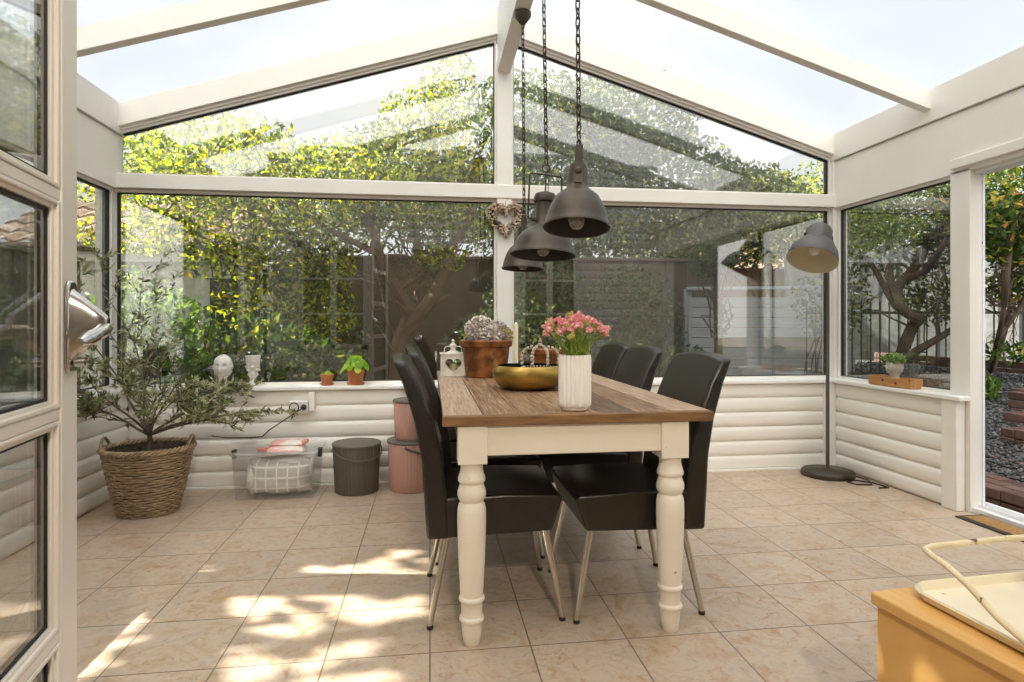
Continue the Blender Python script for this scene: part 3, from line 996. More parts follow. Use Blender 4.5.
for a, b in (((la + .049, ly0 - .038), (lb - .049, ly0 - .014)), ((la + .049, ly1 + .014), (lb - .049, ly1 + .038)),
             ((la - .038, ly0 + .049), (la - .014, ly1 - .049)), ((lb + .014, ly0 + .049), (lb + .038, ly1 - .049))):
    MB().box((a[0], a[1], 0.65), (b[0], b[1], 0.754)).build('apron', M['tablewhite'], t, bevel=0.003)


# ================================================================== chairs
def make_chair(label, loc, rz, group):
    """Faces local +X; the seat's back edge is at x=0."""
    t = thing('dining_chair', label, 'chair', loc, rz, group)
    hw = 0.235
    # seat: cushion box, front face slopes back towards the bottom
    mb = MB()
    poly = [(0.0, .322), (0.418, .334), (0.457, .452), (0.445, .466), (0.25, .474), (0.02, .466)]
    mb.prism(poly, 'y', -hw, hw)
    mb.build('seat', M['leather'], t, bevel=0.016, seg=3)
    # backrest: thick at the seat, thinner and leaning out at the top
    prof = [(-0.0, .32, .085), (-.010, .45, .085), (-.026, .60, .078), (-.058, .74, .070), (-.106, .87, .058), (-.154, .98, .045)]
    rows = []
    NW = 9
    vs, fs = [], []
    for i, (xx, zz, th) in enumerate(prof):
        wid = hw + (0.004 if i < 2 else -0.004 * (i - 2))
        for side in (0, 1):
            for j in range(NW):
                yv = -wid + 2 * wid * j / (NW - 1)
                e = (2 * j / (NW - 1) - 1)
                bow = 0.016 * (e * e) * (i / (len(prof) - 1))
                crown = -0.020 * e * e if i == len(prof) - 1 else 0
                xo = xx - th * 0.5 + bow if side == 0 else xx + th * 0.5 + bow
                vs.append((xo, yv, zz + crown))
    st = 2 * NW
    for i in range(len(prof) - 1):
        for j in range(NW - 1):
            a = i * st + j
            fs.append((a, a + st, a + st + 1, a + 1))
            b = i * st + NW + j
            fs.append((b, b + 1, b + st + 1, b + st))
        fs.append((i * st, i * st + NW, (i + 1) * st + NW, (i + 1) * st))
        e1 = NW - 1
        fs.append((i * st + e1, (i + 1) * st + e1, (i + 1) * st + NW + e1, i * st + NW + e1))
    for j in range(NW - 1):
        fs.append((j, j + 1, NW + j + 1, NW + j))
        o = (len(prof) - 1) * st
        fs.append((o + j, o + NW + j, o + NW + j + 1, o + j + 1))
    mb = MB().add(vs, fs)
    mb.build('backrest', M['leather'], t, bevel=0.014, seg=3)
    for xx, fx in ((0.035, -0.03), (0.395, 0.455)):
        for s in (-1, 1):
            lg = MB().tube([(xx, s * (hw - .035), .335), (fx, s * (hw - .005), 0.012)], [.0125, .0105], 12)
            lo = lg.build('leg', M['legsteel'], t, smooth=True)
            MB().lathe([(.0115, 0), (.0125, .004), (.0115, .014)], 12, (fx, s * (hw - .005), 0.0)).build('foot_cap', M['black'], lo, smooth=True)
    return t


GRP = 'leather dining chairs round the table'
ch = make_chair('dark leather dining chair nearest the camera, its curved back to the pink buckets', (0.03, 2.43, 0), R(0), GRP)
dup(ch, (0.06, 3.01, 0), R(1.5), 'dark leather dining chair half hidden behind the foremost one, across the table from the lamp')
dup(ch, (0.035, 3.55, 0), R(-2), 'farthest dark leather dining chair on the olive tree side of the table')
dup(ch, (0.985, 2.405, 0), R(180.5), 'dark leather dining chair nearest the camera on the floor lamp side of the table')
dup(ch, (0.985, 3.08, 0), R(179), 'middle dark leather dining chair in the row of three backs beside the plank top')
dup(ch, (0.985, 3.57, 0), R(180), 'farthest dark leather dining chair on the lamp side, its back just right of the flowers')

# ================================================================== things on the table
t = thing('flower_vase', 'ribbed white cylinder vase at the near end of the table', 'vase', (0.512, 2.115, TZ))
mb = MB().lathe([(.036, 0), (.044, .001), (.047, .008), (.047, .012)], 96)
mb.lathe([(.050, .012), (.0545, .018), (.0555, .03), (.0555, .185), (.0535, .196)], 264, flute=(22, 0.0058), cap1=False)
mb.lathe([(.0535, .196), (.050, .196), (.047, .18), (.045, .03), (.0, .028)], 96, cap0=False, cap1=False)
mb.build('vase_body', M['ceramic'], t, smooth=True, angle=60)

t = thing('flower_bouquet', 'bouquet of small pink blossoms with green stems in the ribbed vase', 'flowers', (0.512, 2.115, TZ + .03))
rng = np.random.default_rng(11)
rnd = random.Random(11)
heads = []
smb = MB()
for i in range(76):
    a = rnd.uniform(0, 2 * PI)
    q = math.sqrt(rnd.uniform(0, 1))
    hx, hy = 0.118 * q * math.cos(a), 0.105 * q * math.sin(a)
    hz = 0.298 - 0.052 * q * q + rnd.uniform(-.018, .014)
    heads.append((hx, hy, hz))
    bx, by = 0.034 * q * math.cos(a + .4), 0.034 * q * math.sin(a + .4)
    smb.tube([(bx * .6, by * .6, 0.0), (bx, by, .165), (bx + (hx - bx) * .45, by + (hy - by) * .45, .165 + (hz - .165) * .62), (hx, hy, hz)], [.0016, .0016, .0014, .001], 5)
smb.build('stems', M['stem'], t, smooth=True)
lv, lt = leaf_arrays(rng, np.column_stack([rng.normal(0, .030, 70), rng.normal(0, .030, 70), rng.uniform(.17, .23, 70)]), 0.05, 0.08, -1.5)
np_mesh('leaves', lv, lt, M['stem'], t)


def floret_mesh(seed, matn, n=30, r=.0135):
    rg = np.random.default_rng(seed)
    d = rg.normal(size=(n, 3)); d[:, 2] = np.abs(d[:, 2]) * .8 - .2
    d /= np.linalg.norm(d, axis=1)[:, None]
    v, tr = leaf_arrays(rg, d * r * rg.uniform(.55, 1, n)[:, None], 0.012, 0.75, 0.0)
    return v, tr


first = {}
for i, h in enumerate(heads):
    kind = 'bud' if rnd.random() < 0.38 else 'pink'
    key = (kind, i % 3)
    if key not in first:
        v, tr = floret_mesh(i + 50, kind)
        o = np_mesh('blossom', v, tr, M[kind], t)
        first[key] = o
    else:
        o = first[key].copy(); COL.objects.link(o); o.parent = t
    o.location = h
    o.rotation_euler = (rnd.uniform(-.5, .5), rnd.uniform(-.5, .5), rnd.uniform(0, 6))

# brass bowl, stones and the beaded crown in it
BX, BY = 0.462, 2.83
t = thing('brass_bowl', 'wide low aged brass bowl in the middle of the table', 'bowl', (BX, BY, TZ))
mb = MB().lathe([(.085, 0), (.11, .002), (.145, .018), (.166, .048), (.170, .070), (.164, .095), (.152, .110), (.149, .110)], 64, cap1=False)
mb.build('bowl_body', M['gold'], t, smooth=True, angle=50)
MB().lathe([(.1495, .1095), (.160, .094), (.165, .07), (.160, .05), (.13, .035), (0, .034)], 64, cap0=False, cap1=False).build('bowl_inside', M['darkwater'], t, smooth=True)
MB().lathe([(0, .070), (.163, .070), (.163, .072), (0, .072)], 48, cap0=False, cap1=False).build('dark_fill', M['darkwater'], t)
rnd = random.Random(3)
st0 = None
for i in range(26):
    a, q = rnd.uniform(0, 2 * PI), math.sqrt(rnd.uniform(0.25, 1)) * .135
    if i == 0 or i % 7 == 0:
        st0 = MB().blob((0, 0, 0), (.011, .009, .008), .5, 2, 8, i).build('turquoise_pebble', M['turq'], None)
        o = st0
    else:
        o = st0.copy(); COL.objects.link(o)
    o.location = (BX + q * math.cos(a), BY + q * math.sin(a), TZ + .079)
    o.rotation_euler = (rnd.uniform(0, 3), rnd.uniform(0, 3), rnd.uniform(0, 6))
    tag(o, 'small turquoise stone lying on the dark fill of the brass bowl', 'stone', 'stones in the brass bowl')
t = thing('beaded_crown', 'small wire crown strung with pale beads standing in the brass bowl', 'crown', (BX + .055, BY, TZ + .085))
mbb, mbw = MB(), MB()
CR = .088
for k in range(8):
    a = 2 * PI * k / 8 + .2
    path = []
    for i in range(9):
        u = i / 8
        r = CR * (1 + .22 * math.sin(u * 2.4)) * math.cos(u * PI / 2) ** 0.55 if i < 8 else 0.004
        path.append((r * math.cos(a), r * math.sin(a), .012 + .100 * math.sin(u * PI / 2) ** 0.9))
    mbw.tube(path, .0018, 5)
    for p in path[:-1]:
        mbb.blob(p, (.008,) * 3, n=8)
ringp = [(CR * math.cos(a), CR * math.sin(a), .012) for a in np.linspace(0, 2 * PI, 33)[:-1]]
mbw.tube(ringp, .003, 6, closed=True)
for p in ringp:
    mbb.blob(p, (.0055,) * 3, n=8)
mbb.blob((0, 0, .120), (.013, .013, .010), n=10); mbb.blob((0, 0, .136), (.009, .009, .009), n=10); mbb.blob((0, 0, .148), (.006,) * 3, n=8)
mbw.build('wire_frame', M['darkiron'], t, smooth=True)
mbb.build('bead_strings', M['beads'], t, smooth=True)


# big rust pot with dried hydrangea
def rust_pot(name, label, loc, rt, rb, h):
    t = thing(name, label, 'plant pot', loc)
    mb = MB().lathe([(rb * .96, 0), (rb, .004), (rb + (rt - rb) * .78 - .008, h * .80), (rt - .003, h * .82), (rt + .003, h * .97), (rt - .002, h), (rt - .018, h), (rt - .022, h * .85), (0, h * .82)], 48, cap1=False)
    mb.build('pot_body', M['rustpot'], t, smooth=True, angle=40)
    return t


t = rust_pot('rust_pot', 'large rust-brown tapered pot at the far end of the table', (0.322, 3.50, TZ), .152, .118, .212)
MB().lathe([(0, .180), (.128, .180), (.128, .185), (0, .19)], 32, cap0=False, cap1=False).build('soil', M['soil'], t)
h = thing('dried_hydrangea', 'mounded dried grey-mauve hydrangea heads filling the large rust pot', 'flowers', (0.322, 3.50, TZ + .19))
rng = np.random.default_rng(5)
pts = cloud_points(rng, [(-.035, -.02, .075, .090, .085, .085), (.050, .01, .060, .085, .09, .075), (-.02, .05, .07, .09, .08, .08), (0, -.06, .05, .08, .07, .065)], 4200, .8)
pts = pts[pts[:, 2] > -.005]
v, tr = leaf_arrays(rng, pts, .017, .8, 0)
np_mesh('flower_heads', v, tr, M['hydrangea'], h)
pts = cloud_points(rng, [(.105, .0, .045, .055, .06, .055)], 700, .7)
pts = pts[pts[:, 2] > -.005]
v, tr = leaf_arrays(rng, pts, .014, .5, 0)
np_mesh('golden_sprig', v, tr, M['dryfern'], h)
mb = MB()
for k in range(7):
    a = k * .9
    mb.tube([(.02 * math.cos(a), .02 * math.sin(a), -.008), (.05 * math.cos(a), .05 * math.sin(a), .06)], .0025, 5)
mb.build('stems', M['olivebark'], h)

t = rust_pot('rust_pot', 'smaller rust-brown pot behind the beaded crown', (0.665, 3.38, TZ), .105, .082, .165)
MB().lathe([(0, .138), (.086, .138), (.086, .142), (0, .145)], 32, cap0=False, cap1=False).build('soil', M['soil'], t)
t = thing('finial_ornament', 'small white turned finial ornament set in the smaller rust pot', 'ornament', (0.735, 3.36, TZ + .14))
MB().lathe([(.022, 0), (.024, .01), (.012, .022), (.010, .04), (.020, .052), (.022, .066), (.012, .082), (.007, .09), (.011, .097), (.006, .108), (0, .11)], 20, cap1=False).build('finial', M['lanternwhite'], t, smooth=True)

# candle on a low holder
t = thing('candle_holder', 'low white candle holder behind the brass bowl', 'candle holder', (0.464, 3.27, TZ))
MB().lathe([(.055, 0), (.056, .006), (.045, .010), (.016, .014), (.014, .03), (.020, .036), (.020, .046), (.0155, .046), (.0155, .036), (0, .034)], 28, cap1=False).build('holder_body', M['lanternwhite'], t, smooth=True)
t = thing('taper_candle', 'tall cream unlit taper candle standing behind the brass bowl', 'candle', (0.464, 3.27, TZ + .036))
MB().lathe([(.0125, 0), (.0130, .01), (.0118, .255), (.009, .270), (.003, .276)], 20).build('wax', M['candle'], t, smooth=True)
MB().tube([(0, 0, .274), (.001, 0, .290), (.003, 0, .297)], .0013, 6).build('wick', M['black'], t)

# white lantern with a heart opening
t = thing('heart_lantern', 'small white metal lantern with heart-shaped opening beside the large rust pot', 'lantern', (0.135, 3.60, TZ))


def heart(a, s):
    return (s * 16 * math.sin(a) ** 3 / 17, s * (13 * math.cos(a) - 5 * math.cos(2 * a) - 2 * math.cos(3 * a) - math.cos(4 * a)) / 17)


hw, hh = .072, .125
mb = MB()
NH = 40
inner = [heart(2 * PI * k / NH, .05) for k in range(NH)]
inner = [(x_, z_ + .066) for x_, z_ in inner]
outer = []
for x_, z_ in inner:        # project each heart point on the square outline
    dx, dz = x_, z_ - .0625
    s_ = min(hw / max(abs(dx), 1e-6), .0625 / max(abs(dz), 1e-6))
    outer.append((dx * s_, .0625 + dz * s_))
for yy in (-hw, hw):
    vs = [(x_, yy + d_, z_) for d_ in (-.0015, .0015) for x_, z_ in inner] + [(x_, yy + d_, z_) for d_ in (-.0015, .0015) for x_, z_ in outer]
    fs = []
    for k in range(NH):
        w = (k + 1) % NH
        fs += [(k, w, 2 * NH + w, 2 * NH + k), (NH + k, 3 * NH + k, 3 * NH + w, NH + w), (k, NH + k, NH + w, w)]
    mb.add(vs, fs)
for xx in (-hw, hw):
    mb.box((xx - .0015, -hw, 0), (xx + .0015, hw, hh))
mb.box((-hw - .004, -hw - .004, 0), (hw + .004, hw + .004, .005))
mb.box((-hw - .006, -hw - .006, hh), (hw + .006, hw + .006, hh + .006))
mb.build('lantern_body', M['lanternwhite'], t)
MB().lathe([(.045, hh + .006), (.04, hh + .012), (.018, hh + .02), (.012, hh + .032), (.020, hh + .042), (.022, hh + .052), (.011, hh + .062), (.006, hh + .070), (.010, hh + .077), (.004, hh + .088), (0, hh + .089)], 20, cap1=False).build('finial', M['lanternwhite'], t, smooth=True)
MB().tube([(-.05, 0, hh + .006), (-.05, 0, hh + .035), (-.04, 0, hh + .045), (.04, 0, hh + .045), (.05, 0, hh + .035), (.05, 0, hh + .006)], .003, 6).build('handle', M['lanternwhite'], t, smooth=True)
MB().lathe([(.022, .006), (.022, .07), (.003, .072), (0, .078)], 16, cap1=False).build('tea_light', M['candle'], t, smooth=True)


# ================================================================== pendant lamps
def chain(mb, p0, p1, link=.040, r=.0028, w=.0085):
    p0, p1 = Vector(p0), Vector(p1)
    L = (p1 - p0).length
    n = max(1, int(L / (link * .78)))
    for i in range(n):
        c = p0.lerp(p1, (i + .5) / n)
        pts = []
        for k in range(10):
            a = 2 * PI * k / 10
            xx = w * math.cos(a)
            zz = (link * .5 - w) * (1 if math.sin(a) > 0 else -1) * (0 if abs(math.sin(a)) < 1e-6 else 1) + w * math.sin(a)
            ang = R(40) if i % 2 else R(130)
            pts.append(c + Vector((xx * math.cos(ang), xx * math.sin(ang), zz)))
        mb.tube(pts, r, 5, closed=True)


def pendant(label, loc, top, kind, tilt=(0, 0, 0)):
    """loc: rim centre; top: z of the hook."""
    t = thing('pendant_lamp', label, 'lamp', loc, 0, 'industrial pendant lamps over the table')
    rot = Matrix.Rotation(R(tilt[0]), 3, 'X') @ Matrix.Rotation(R(tilt[1]), 3, 'Y')
    if kind == 'round':
        Rr = .118
        out = [(Rr + .004, 0), (Rr + .004, .006), (Rr - .001, .012), (Rr - .006, .04), (.100, .08), (.080, .118), (.052, .142), (.042, .150), (.040, .168), (.038, .20), (.034, .226), (.034, .236), (.028, .248), (.014, .256), (0, .258)]
    else:
        Rr = .150
        out = [(Rr + .004, 0), (Rr + .004, .006), (Rr - .001, .012), (Rr - .010, .04), (.128, .072), (.100, .106), (.066, .130), (.048, .140), (.044, .15), (.043, .245), (.052, .252), (.053, .275), (.046, .290), (.025, .298), (0, .3)]
    shade = MB().lathe(out, 48, cap0=False, cap1=False, m=rot)
    o = shade.build('lamp_shade', M['lamp'], t, smooth=True, angle=45)
    ins = [(Rr + .004, 0.0), (Rr - .003, .001), (Rr - .010, .035), (.096 * Rr / .118, .076), (.07 * Rr / .118, .112), (.036, .135), (0, .138)]
    MB().lathe(ins, 48, cap0=False, cap1=False, m=rot).build('shade_lining', M['lampin'], t, smooth=True)
    b = MB()
    b.lathe([(0, -.004), (.016, -.001), (.028, .012), (.033, .030), (.030, .050), (.020, .075), (.014, .095)], 20, cap0=False, cap1=False, m=rot)
    b.build('bulb', M['bulb'], t, smooth=True)
    MB().lathe([(.013, .09), (.019, .095), (.019, .135)], 16, m=rot).build('bulb_socket', M['black'], t)
    rim_rot, rot = rot, rot @ Matrix.Rotation(R(78 if kind == 'round' else 8), 3, 'Z')
    br = MB()
    if kind == 'round':
        for s in (-1, 1):
            pr = [(s * .043, 0, .165), (s * .045, 0, .19), (s * .045, 0, .255), (s * .030, 0, .285)]
            pr = [rot @ Vector(p) for p in pr]
            br.box((-.004, -.014, .16), (.004, .014, .305), Matrix.Translation(rot @ Vector((s * .0405, 0, 0))) @ rot.to_4x4())
            br.lathe([(.012, 0), (.012, .008), (.006, .012)], 12, rot @ Vector((s * .044, 0, .205)), m=rot @ Matrix.Rotation(R(90 * s), 3, 'Y'))
        br.box((-.043, -.014, .298), (.043, .014, .306), rot.to_4x4())
        hook = rot @ Vector((0, 0, .306))
    else:
        pts = [(-.050, 0, .165), (-.078, 0, .170), (-.080, 0, .20), (-.080, 0, .375), (-.072, 0, .383), (.072, 0, .383), (.080, 0, .375), (.080, 0, .20), (.078, 0, .170), (.050, 0, .165)]
        br.tube([rot @ Vector(p) for p in pts], .0045, 8)
        br.tube([rot @ Vector((0, 0, .295)), rot @ Vector((0, 0, .395))], .004, 8)
        for s in (-1, 1):
            br.lathe([(.010, 0), (.010, .02)], 12, rot @ Vector((s * .042, 0, .165)), m=rot @ Matrix.Rotation(R(90 * s), 3, 'Y'))
        ringc = rot @ Vector((0, 0, .415))
        br.tube([ringc + Vector((.018 * math.cos(a), 0, .018 * math.sin(a))) for a in np.linspace(0, 2 * PI, 21)[:-1]], .0028, 6, closed=True)
        hook = rot @ Vector((0, 0, .433))
    br.build('bracket', M['lamp'], t, smooth=True, angle=40)
    cm = MB()
    zt = top - loc[2]
    chain(cm, hook, (0, 0, zt - .06))
    cm.build('chain', M['chain'], t, smooth=True)
    # cable woven down the chain
    w = MB()
    pts = []
    for i in range(40):
        u = i / 39
        p = Vector((0, 0, zt - .06)).lerp(Vector(hook), u)
        pts.append(p + Vector((.007 * math.sin(i * 1.5), .007 * math.cos(i * 1.5), 0)))
    pts.append(rot @ Vector((0.02, .01, .262)))
    w.tube(pts, .0022, 5)
    w.build('cable', M['black'], t, smooth=True)
    MB().lathe([(.005, zt - .075), (.014, zt - .07), (.026, zt - .055), (.046, zt - .03), (.05, zt - .012), (.048, zt)], 24).build('ceiling_rose', M['lamp'], t, smooth=True)
    return t


RB = 2.895
pendant('nearest of three bronze pendant lamps, round dome with side strap', (0.530, 2.165, 1.445), RB, 'round', (-9, 4))
pendant('middle of three bronze pendant lamps, wide dome in a wire yoke', (0.520, 2.775, 1.412), RB, 'wide', (-4, 3))
pendant('farthest of three bronze pendant lamps, beside the dried heart wreath', (0.532, 3.47, 1.41), RB, 'round', (-3, 2))

# ================================================================== heart wreath on the centre post
t = thing('heart_wreath', 'heart-shaped wreath of dried seed heads hanging on the white centre post', 'wreath', (0.535, 4.285, 1.845))
mbw = MB(); mbh = MB()
rnd = random.Random(8)
hp = [heart(2 * PI * k / 48, .115) for k in range(48)]
mbw.tube([(x_, 0, z_) for x_, z_ in hp], .020, 8, closed=True)
for i in range(900):
    a = rnd.uniform(0, 2 * PI)
    x_, z_ = heart(a, .115)
    th = rnd.uniform(0, 2 * PI)
    dx, dz = x_, z_
    l = math.hypot(dx, dz) or 1
    q = .026 * rnd.uniform(.8, 1.15)
    px, py, pz = x_ + dx / l * q * math.cos(th), min(.022, q * math.sin(th)), z_ + dz / l * q * math.cos(th)
    s_ = rnd.uniform(.006, .0115)
    mbh.blob((px, py, pz), (s_, s_, s_ * .8), .3, 3, 6, i)
mbw.build('wire_ring', M['darkiron'], t, smooth=True)
mbh.build('seed_heads', M['wreath'], t, smooth=True)
MB().tube([(0, 0.02, .06), (0, .025, .105), (0, .028, .125)], .0015, 5).build('hanging_loop', M['darkiron'], t)

# ================================================================== olive tree in a wicker basket
OX, OY = -1.625, 3.79
t = thing('wicker_basket', 'tall tapered wicker basket planter in the corner by the glazed door', 'basket', (OX, OY, 0))
NS, RW = 36, 25
rt, rb, HB = .236, .156, .372


def basket_r(u):
    return rb + (rt - rb) * (u ** .85)


MB().lathe([(basket_r(k / 8) - .012, .004 + HB * k / 8) for k in range(9)], 48, cap1=False, sy=.94).build('gap_shade_backing', M['soil'], t, smooth=True)  # dark backing added behind the strands for the shade in the weave gaps
for row in range(RW):
    mb = MB()
    z = .008 + HB * row / RW
    rr = basket_r(row / RW)
    pts = []
    for j in range(NS * 4):
        a = 2 * PI * j / (NS * 4)
        q = rr + .0045 * math.sin(NS / 2 * a * 2 / 2 + (PI if row % 2 else 0)) + .0008 * math.sin(7 * a + row)
        pts.append((q * math.cos(a), q * .94 * math.sin(a), z + .0012 * math.sin(5 * a + row * 2)))
    mb.tube(pts, .0064, 6, closed=True)
    mb.build('woven_strand', M['wicker'], t, smooth=True)
mb = MB()
for ph in range(3):
    pts = []
    for k in range(120):
        a = 2 * PI * k / 120
        w = 18 * a + ph * 2 * PI / 3
        pts.append(((rt + .010 * math.cos(w)) * math.cos(a), (rt + .010 * math.cos(w)) * .94 * math.sin(a), HB + .004 + .010 * math.sin(w)))
    mb.tube(pts, .0085, 6, closed=True)
mb.build('braided_rim', M['wicker'], t, smooth=True)
for s in (0.02, 1.02):
    mb = MB()
    a0 = PI * s
    pts = [((rt) * math.cos(a0 + d), rt * .94 * math.sin(a0 + d), HB + .075 * math.sin(PI * k / 12) - .01) for k, d in enumerate(np.linspace(-.35, .35, 13))]
    mb.tube(pts, .009, 7)
    mb.build('handle', M['wicker'], t, smooth=True)
MB().lathe([(0, .31), (rt - .034, .31), (rt - .034, .325), (.12, .338), (0, .342)], 32, cap0=False, cap1=False, sy=.94).build('soil', M['soil'], t, smooth=True)

ol = thing('olive_tree', 'bushy young olive tree with narrow grey-green leaves in the wicker basket', 'tree', (OX, OY, .335))
rnd = random.Random(21)
rng = np.random.default_rng(21)
mb = MB()
tips = []


def clampp(p):
    p = Vector(p)
    p.x = max(p.x, -1.86 - OX) if p.z < .36 else max(p.x, -1.98 - OX)
    if p.z < .36:
        p.y = min(p.y, 4.16 - OY)
    else:
        p.y = min(p.y, 4.28 - OY)
    return p


def grow(p, d, L, r, lvl):
    pts, rad = [Vector(p)], [r]
    n = 6
    d = Vector(d).normalized()
    for i in range(n):
        d = (d + Vector((rnd.uniform(-.25, .25), rnd.uniform(-.25, .25), rnd.uniform(-.09, .11)))).normalized()
        pts.append(clampp(pts[-1] + d * L / n))
        rad.append(r * (1 - .75 * (i + 1) / n))
    mb.tube(pts, rad, 6)
    for i in range(len(pts)):
        if lvl >= 1:
            tips.append((pts[i], (pts[min(i + 1, n)] - pts[max(i - 1, 0)]).normalized()))
            if i < n:
                tips.append(((pts[i] + pts[i + 1]) / 2, d.copy()))
    if lvl < 3:
        for i in range(2, n + 1):
            for _ in range(2 if lvl == 0 else 1):
                if rnd.random() < (.55 if lvl < 2 else .12):
                    dd = (d + Vector((rnd.uniform(-1, 1), rnd.uniform(-1, 1), rnd.uniform(-.45, .6) if pts[i].x < .06 else rnd.uniform(-.4, .12)))).normalized()
                    grow(pts[i], dd, L * rnd.uniform(.40, .62), rad[i] * .6, lvl + 1)


mb.tube([(0, 0, 0), (.008, .004, .06), (.004, 0, .12)], [.020, .016, .013], 8)
for dx, dy, dz, L in ((-.42, .02, 1.0, .70), (-.20, .05, 1, .88), (.12, -.1, 1, .42), (.6, -.1, .36, .42), (.95, .10, .26, .60), (-.75, -.25, .40, .42), (-.5, .35, .65, .45), (-.25, -.5, .45, .40), (.35, -.55, .40, .38), (.8, -.25, .22, .40)):
    grow((0.004, 0, .11), (dx, dy, dz), L, .009, 0)
mb.build('branches', M['olivebark'], ol, smooth=True)
cen, dirs = [], []
for p, d in tips:
    for _ in range(2 if rnd.random() < .35 else 1):
        dd = (d * .8 + Vector((rnd.uniform(-1, 1), rnd.uniform(-1, 1), rnd.uniform(-.6, .8)))).normalized()
        if p.x > .10 and p.z > .41:
            continue
        cen.append(clampp(p + dd * .022))
        dirs.append(dd)
cen = np.array([tuple(c_) for c_ in cen]); dirs = np.array([tuple(d_) for d_ in dirs])
nl = len(cen)
L = rng.uniform(.032, .062, nl)[:, None]
s_ = np.cross(dirs, rng.normal(size=(nl, 3))); s_ /= np.linalg.norm(s_, axis=1)[:, None]
v = np.stack([cen - dirs * L * .5, cen + s_ * L * .12, cen + dirs * L * .5, cen - s_ * L * .12], 1).reshape(-1, 3)
b_ = np.arange(nl)[:, None] * 4
np_mesh('foliage', v, np.concatenate([b_ + [0, 2, 1], b_ + [0, 3, 2]], 1).reshape(-1, 3), M['olive'], ol)

# ================================================================== storage box, bag, packets, buckets
t = thing('storage_box', 'clear plastic storage box with lid standing by the wall', 'box', (-0.958, 4.07, 0))
mb = MB()
wx, wy, hb = .248, .15, .28
o_, i_ = [], []
vs = []
for z, k in ((.004, .93), (hb, 1.0)):
    vs += [(-wx * k, -wy * k, z), (wx * k, -wy * k, z), (wx * k, wy * k, z), (-wx * k, wy * k, z)]
mb.add(vs, [(0, 3, 2, 1), (0, 1, 5, 4), (1, 2, 6, 5), (2, 3, 7, 6), (3, 0, 4, 7)])
bx = mb.build('box_body', M['box'], t)
sol = bx.modifiers.new('wall', 'SOLIDIFY'); sol.thickness = .003; sol.offset = -1
MB().box((-wx - .012, -wy - .01, hb), (wx + .012, wy + .01, hb + .012)).build('lid', M['boxlid'], t, bevel=.005)
mb = MB()
for s in (-1, 1):
    mb = MB().box((s * (wx + .012) - .012, -.075, hb - .035), (s * (wx + .012) + .012, -.035, hb + .022))
    mb.build('clip', M['black'], t, bevel=.005)
t = thing('cushion_bundle', 'grey checked cushion packed inside the clear storage box', 'cushion', (-0.945, 4.06, .006))
rotm = Matrix.Rotation(R(-10), 3, 'Y')
vs, fs = [], []
n1, n2 = 24, 16
mb = MB()
for side in (-1, 1):
    o0 = len(vs)
    for i in range(n1 + 1):
        for j in range(n2 + 1):
            u, w_ = 2 * i / n1 - 1, 2 * j / n2 - 1
            th = .128 * (max(0, 1 - u ** 4) ** .5) * (max(0, 1 - w_ ** 4) ** .5)
            p = Vector((u * .195 + .01 * math.sin(w_ * 3), side * th + .01 * mnoise.noise(Vector((u * 3, w_ * 3, side))), .120 + w_ * .110 + .010 * mnoise.noise(Vector((u * 4, w_ * 2, 5)))))
            vs.append(p)
    for i in range(n1):
        for j in range(n2):
            a = o0 + i * (n2 + 1) + j
            q = (a, a + n2 + 1, a + n2 + 2, a + 1)
            fs.append(q if side < 0 else q[::-1])
MB().add(vs, fs).build('cushion_cover', M['bagcheck'], t, smooth=True, angle=80)
MB().blob((-.155, -.01, .11), (.05, .11, .095), .25, 3, 16, 2).build('plastic_wrap', M['bagwhite'], t, smooth=True)
MB().blob((.06, .0, .215), (.12, .10, .035), .35, 4, 16, 3).build('loose_wrap', M['bagwhite'], t, smooth=True)


def packet(label, loc, rz, sx, sy, sz):
    t = thing('plastic_packet', label, 'packet', loc, rz, 'pink packets on the storage box')
    vs, fs = [], []
    n1, n2 = 20, 10
    for side in (0, 1):
        o0 = len(vs)
        for i in range(n1 + 1):
            for j in range(n2 + 1):
                u, w_ = 2 * i / n1 - 1, 2 * j / n2 - 1
                th = (max(0, 1 - u ** 6) ** .6) * (max(0, 1 - w_ ** 4) ** .5)
                nz_ = .006 * mnoise.noise(Vector((u * 4, w_ * 3, sx * 30)))
                vs.append((u * sx, w_ * sy, (th * sz + nz_ * th + .002) if side else .001))
        for i in range(n1):
            for j in range(n2):
                a = o0 + i * (n2 + 1) + j
                q = (a, a + n2 + 1, a + n2 + 2, a + 1)
                fs.append(q if side else q[::-1])
    MB().add(vs, fs).build('packet_body', M['packet'], t, smooth=True, angle=80)
    return t


pk = packet('flat pink and white plastic packet lying on the storage box lid', (-0.91, 4.05, .288), R(4), .115, .085, .032)
MB().prism([(-.115, -.05), (-.175, -.02), (-.185, .03), (-.115, .05)], 'z', .004, .012).build('torn_end', M['packetred'], pk, bevel=.003)
pk = packet('upper pink packet folded on top of the flat pink packet', (-0.905, 4.06, .322), R(-5), .105, .06, .026)
MB().prism([(.095, -.04), (.125, -.035), (.125, .035), (.095, .04)], 'z', .002, .026).build('folded_end', M['packetred'], pk, bevel=.006)


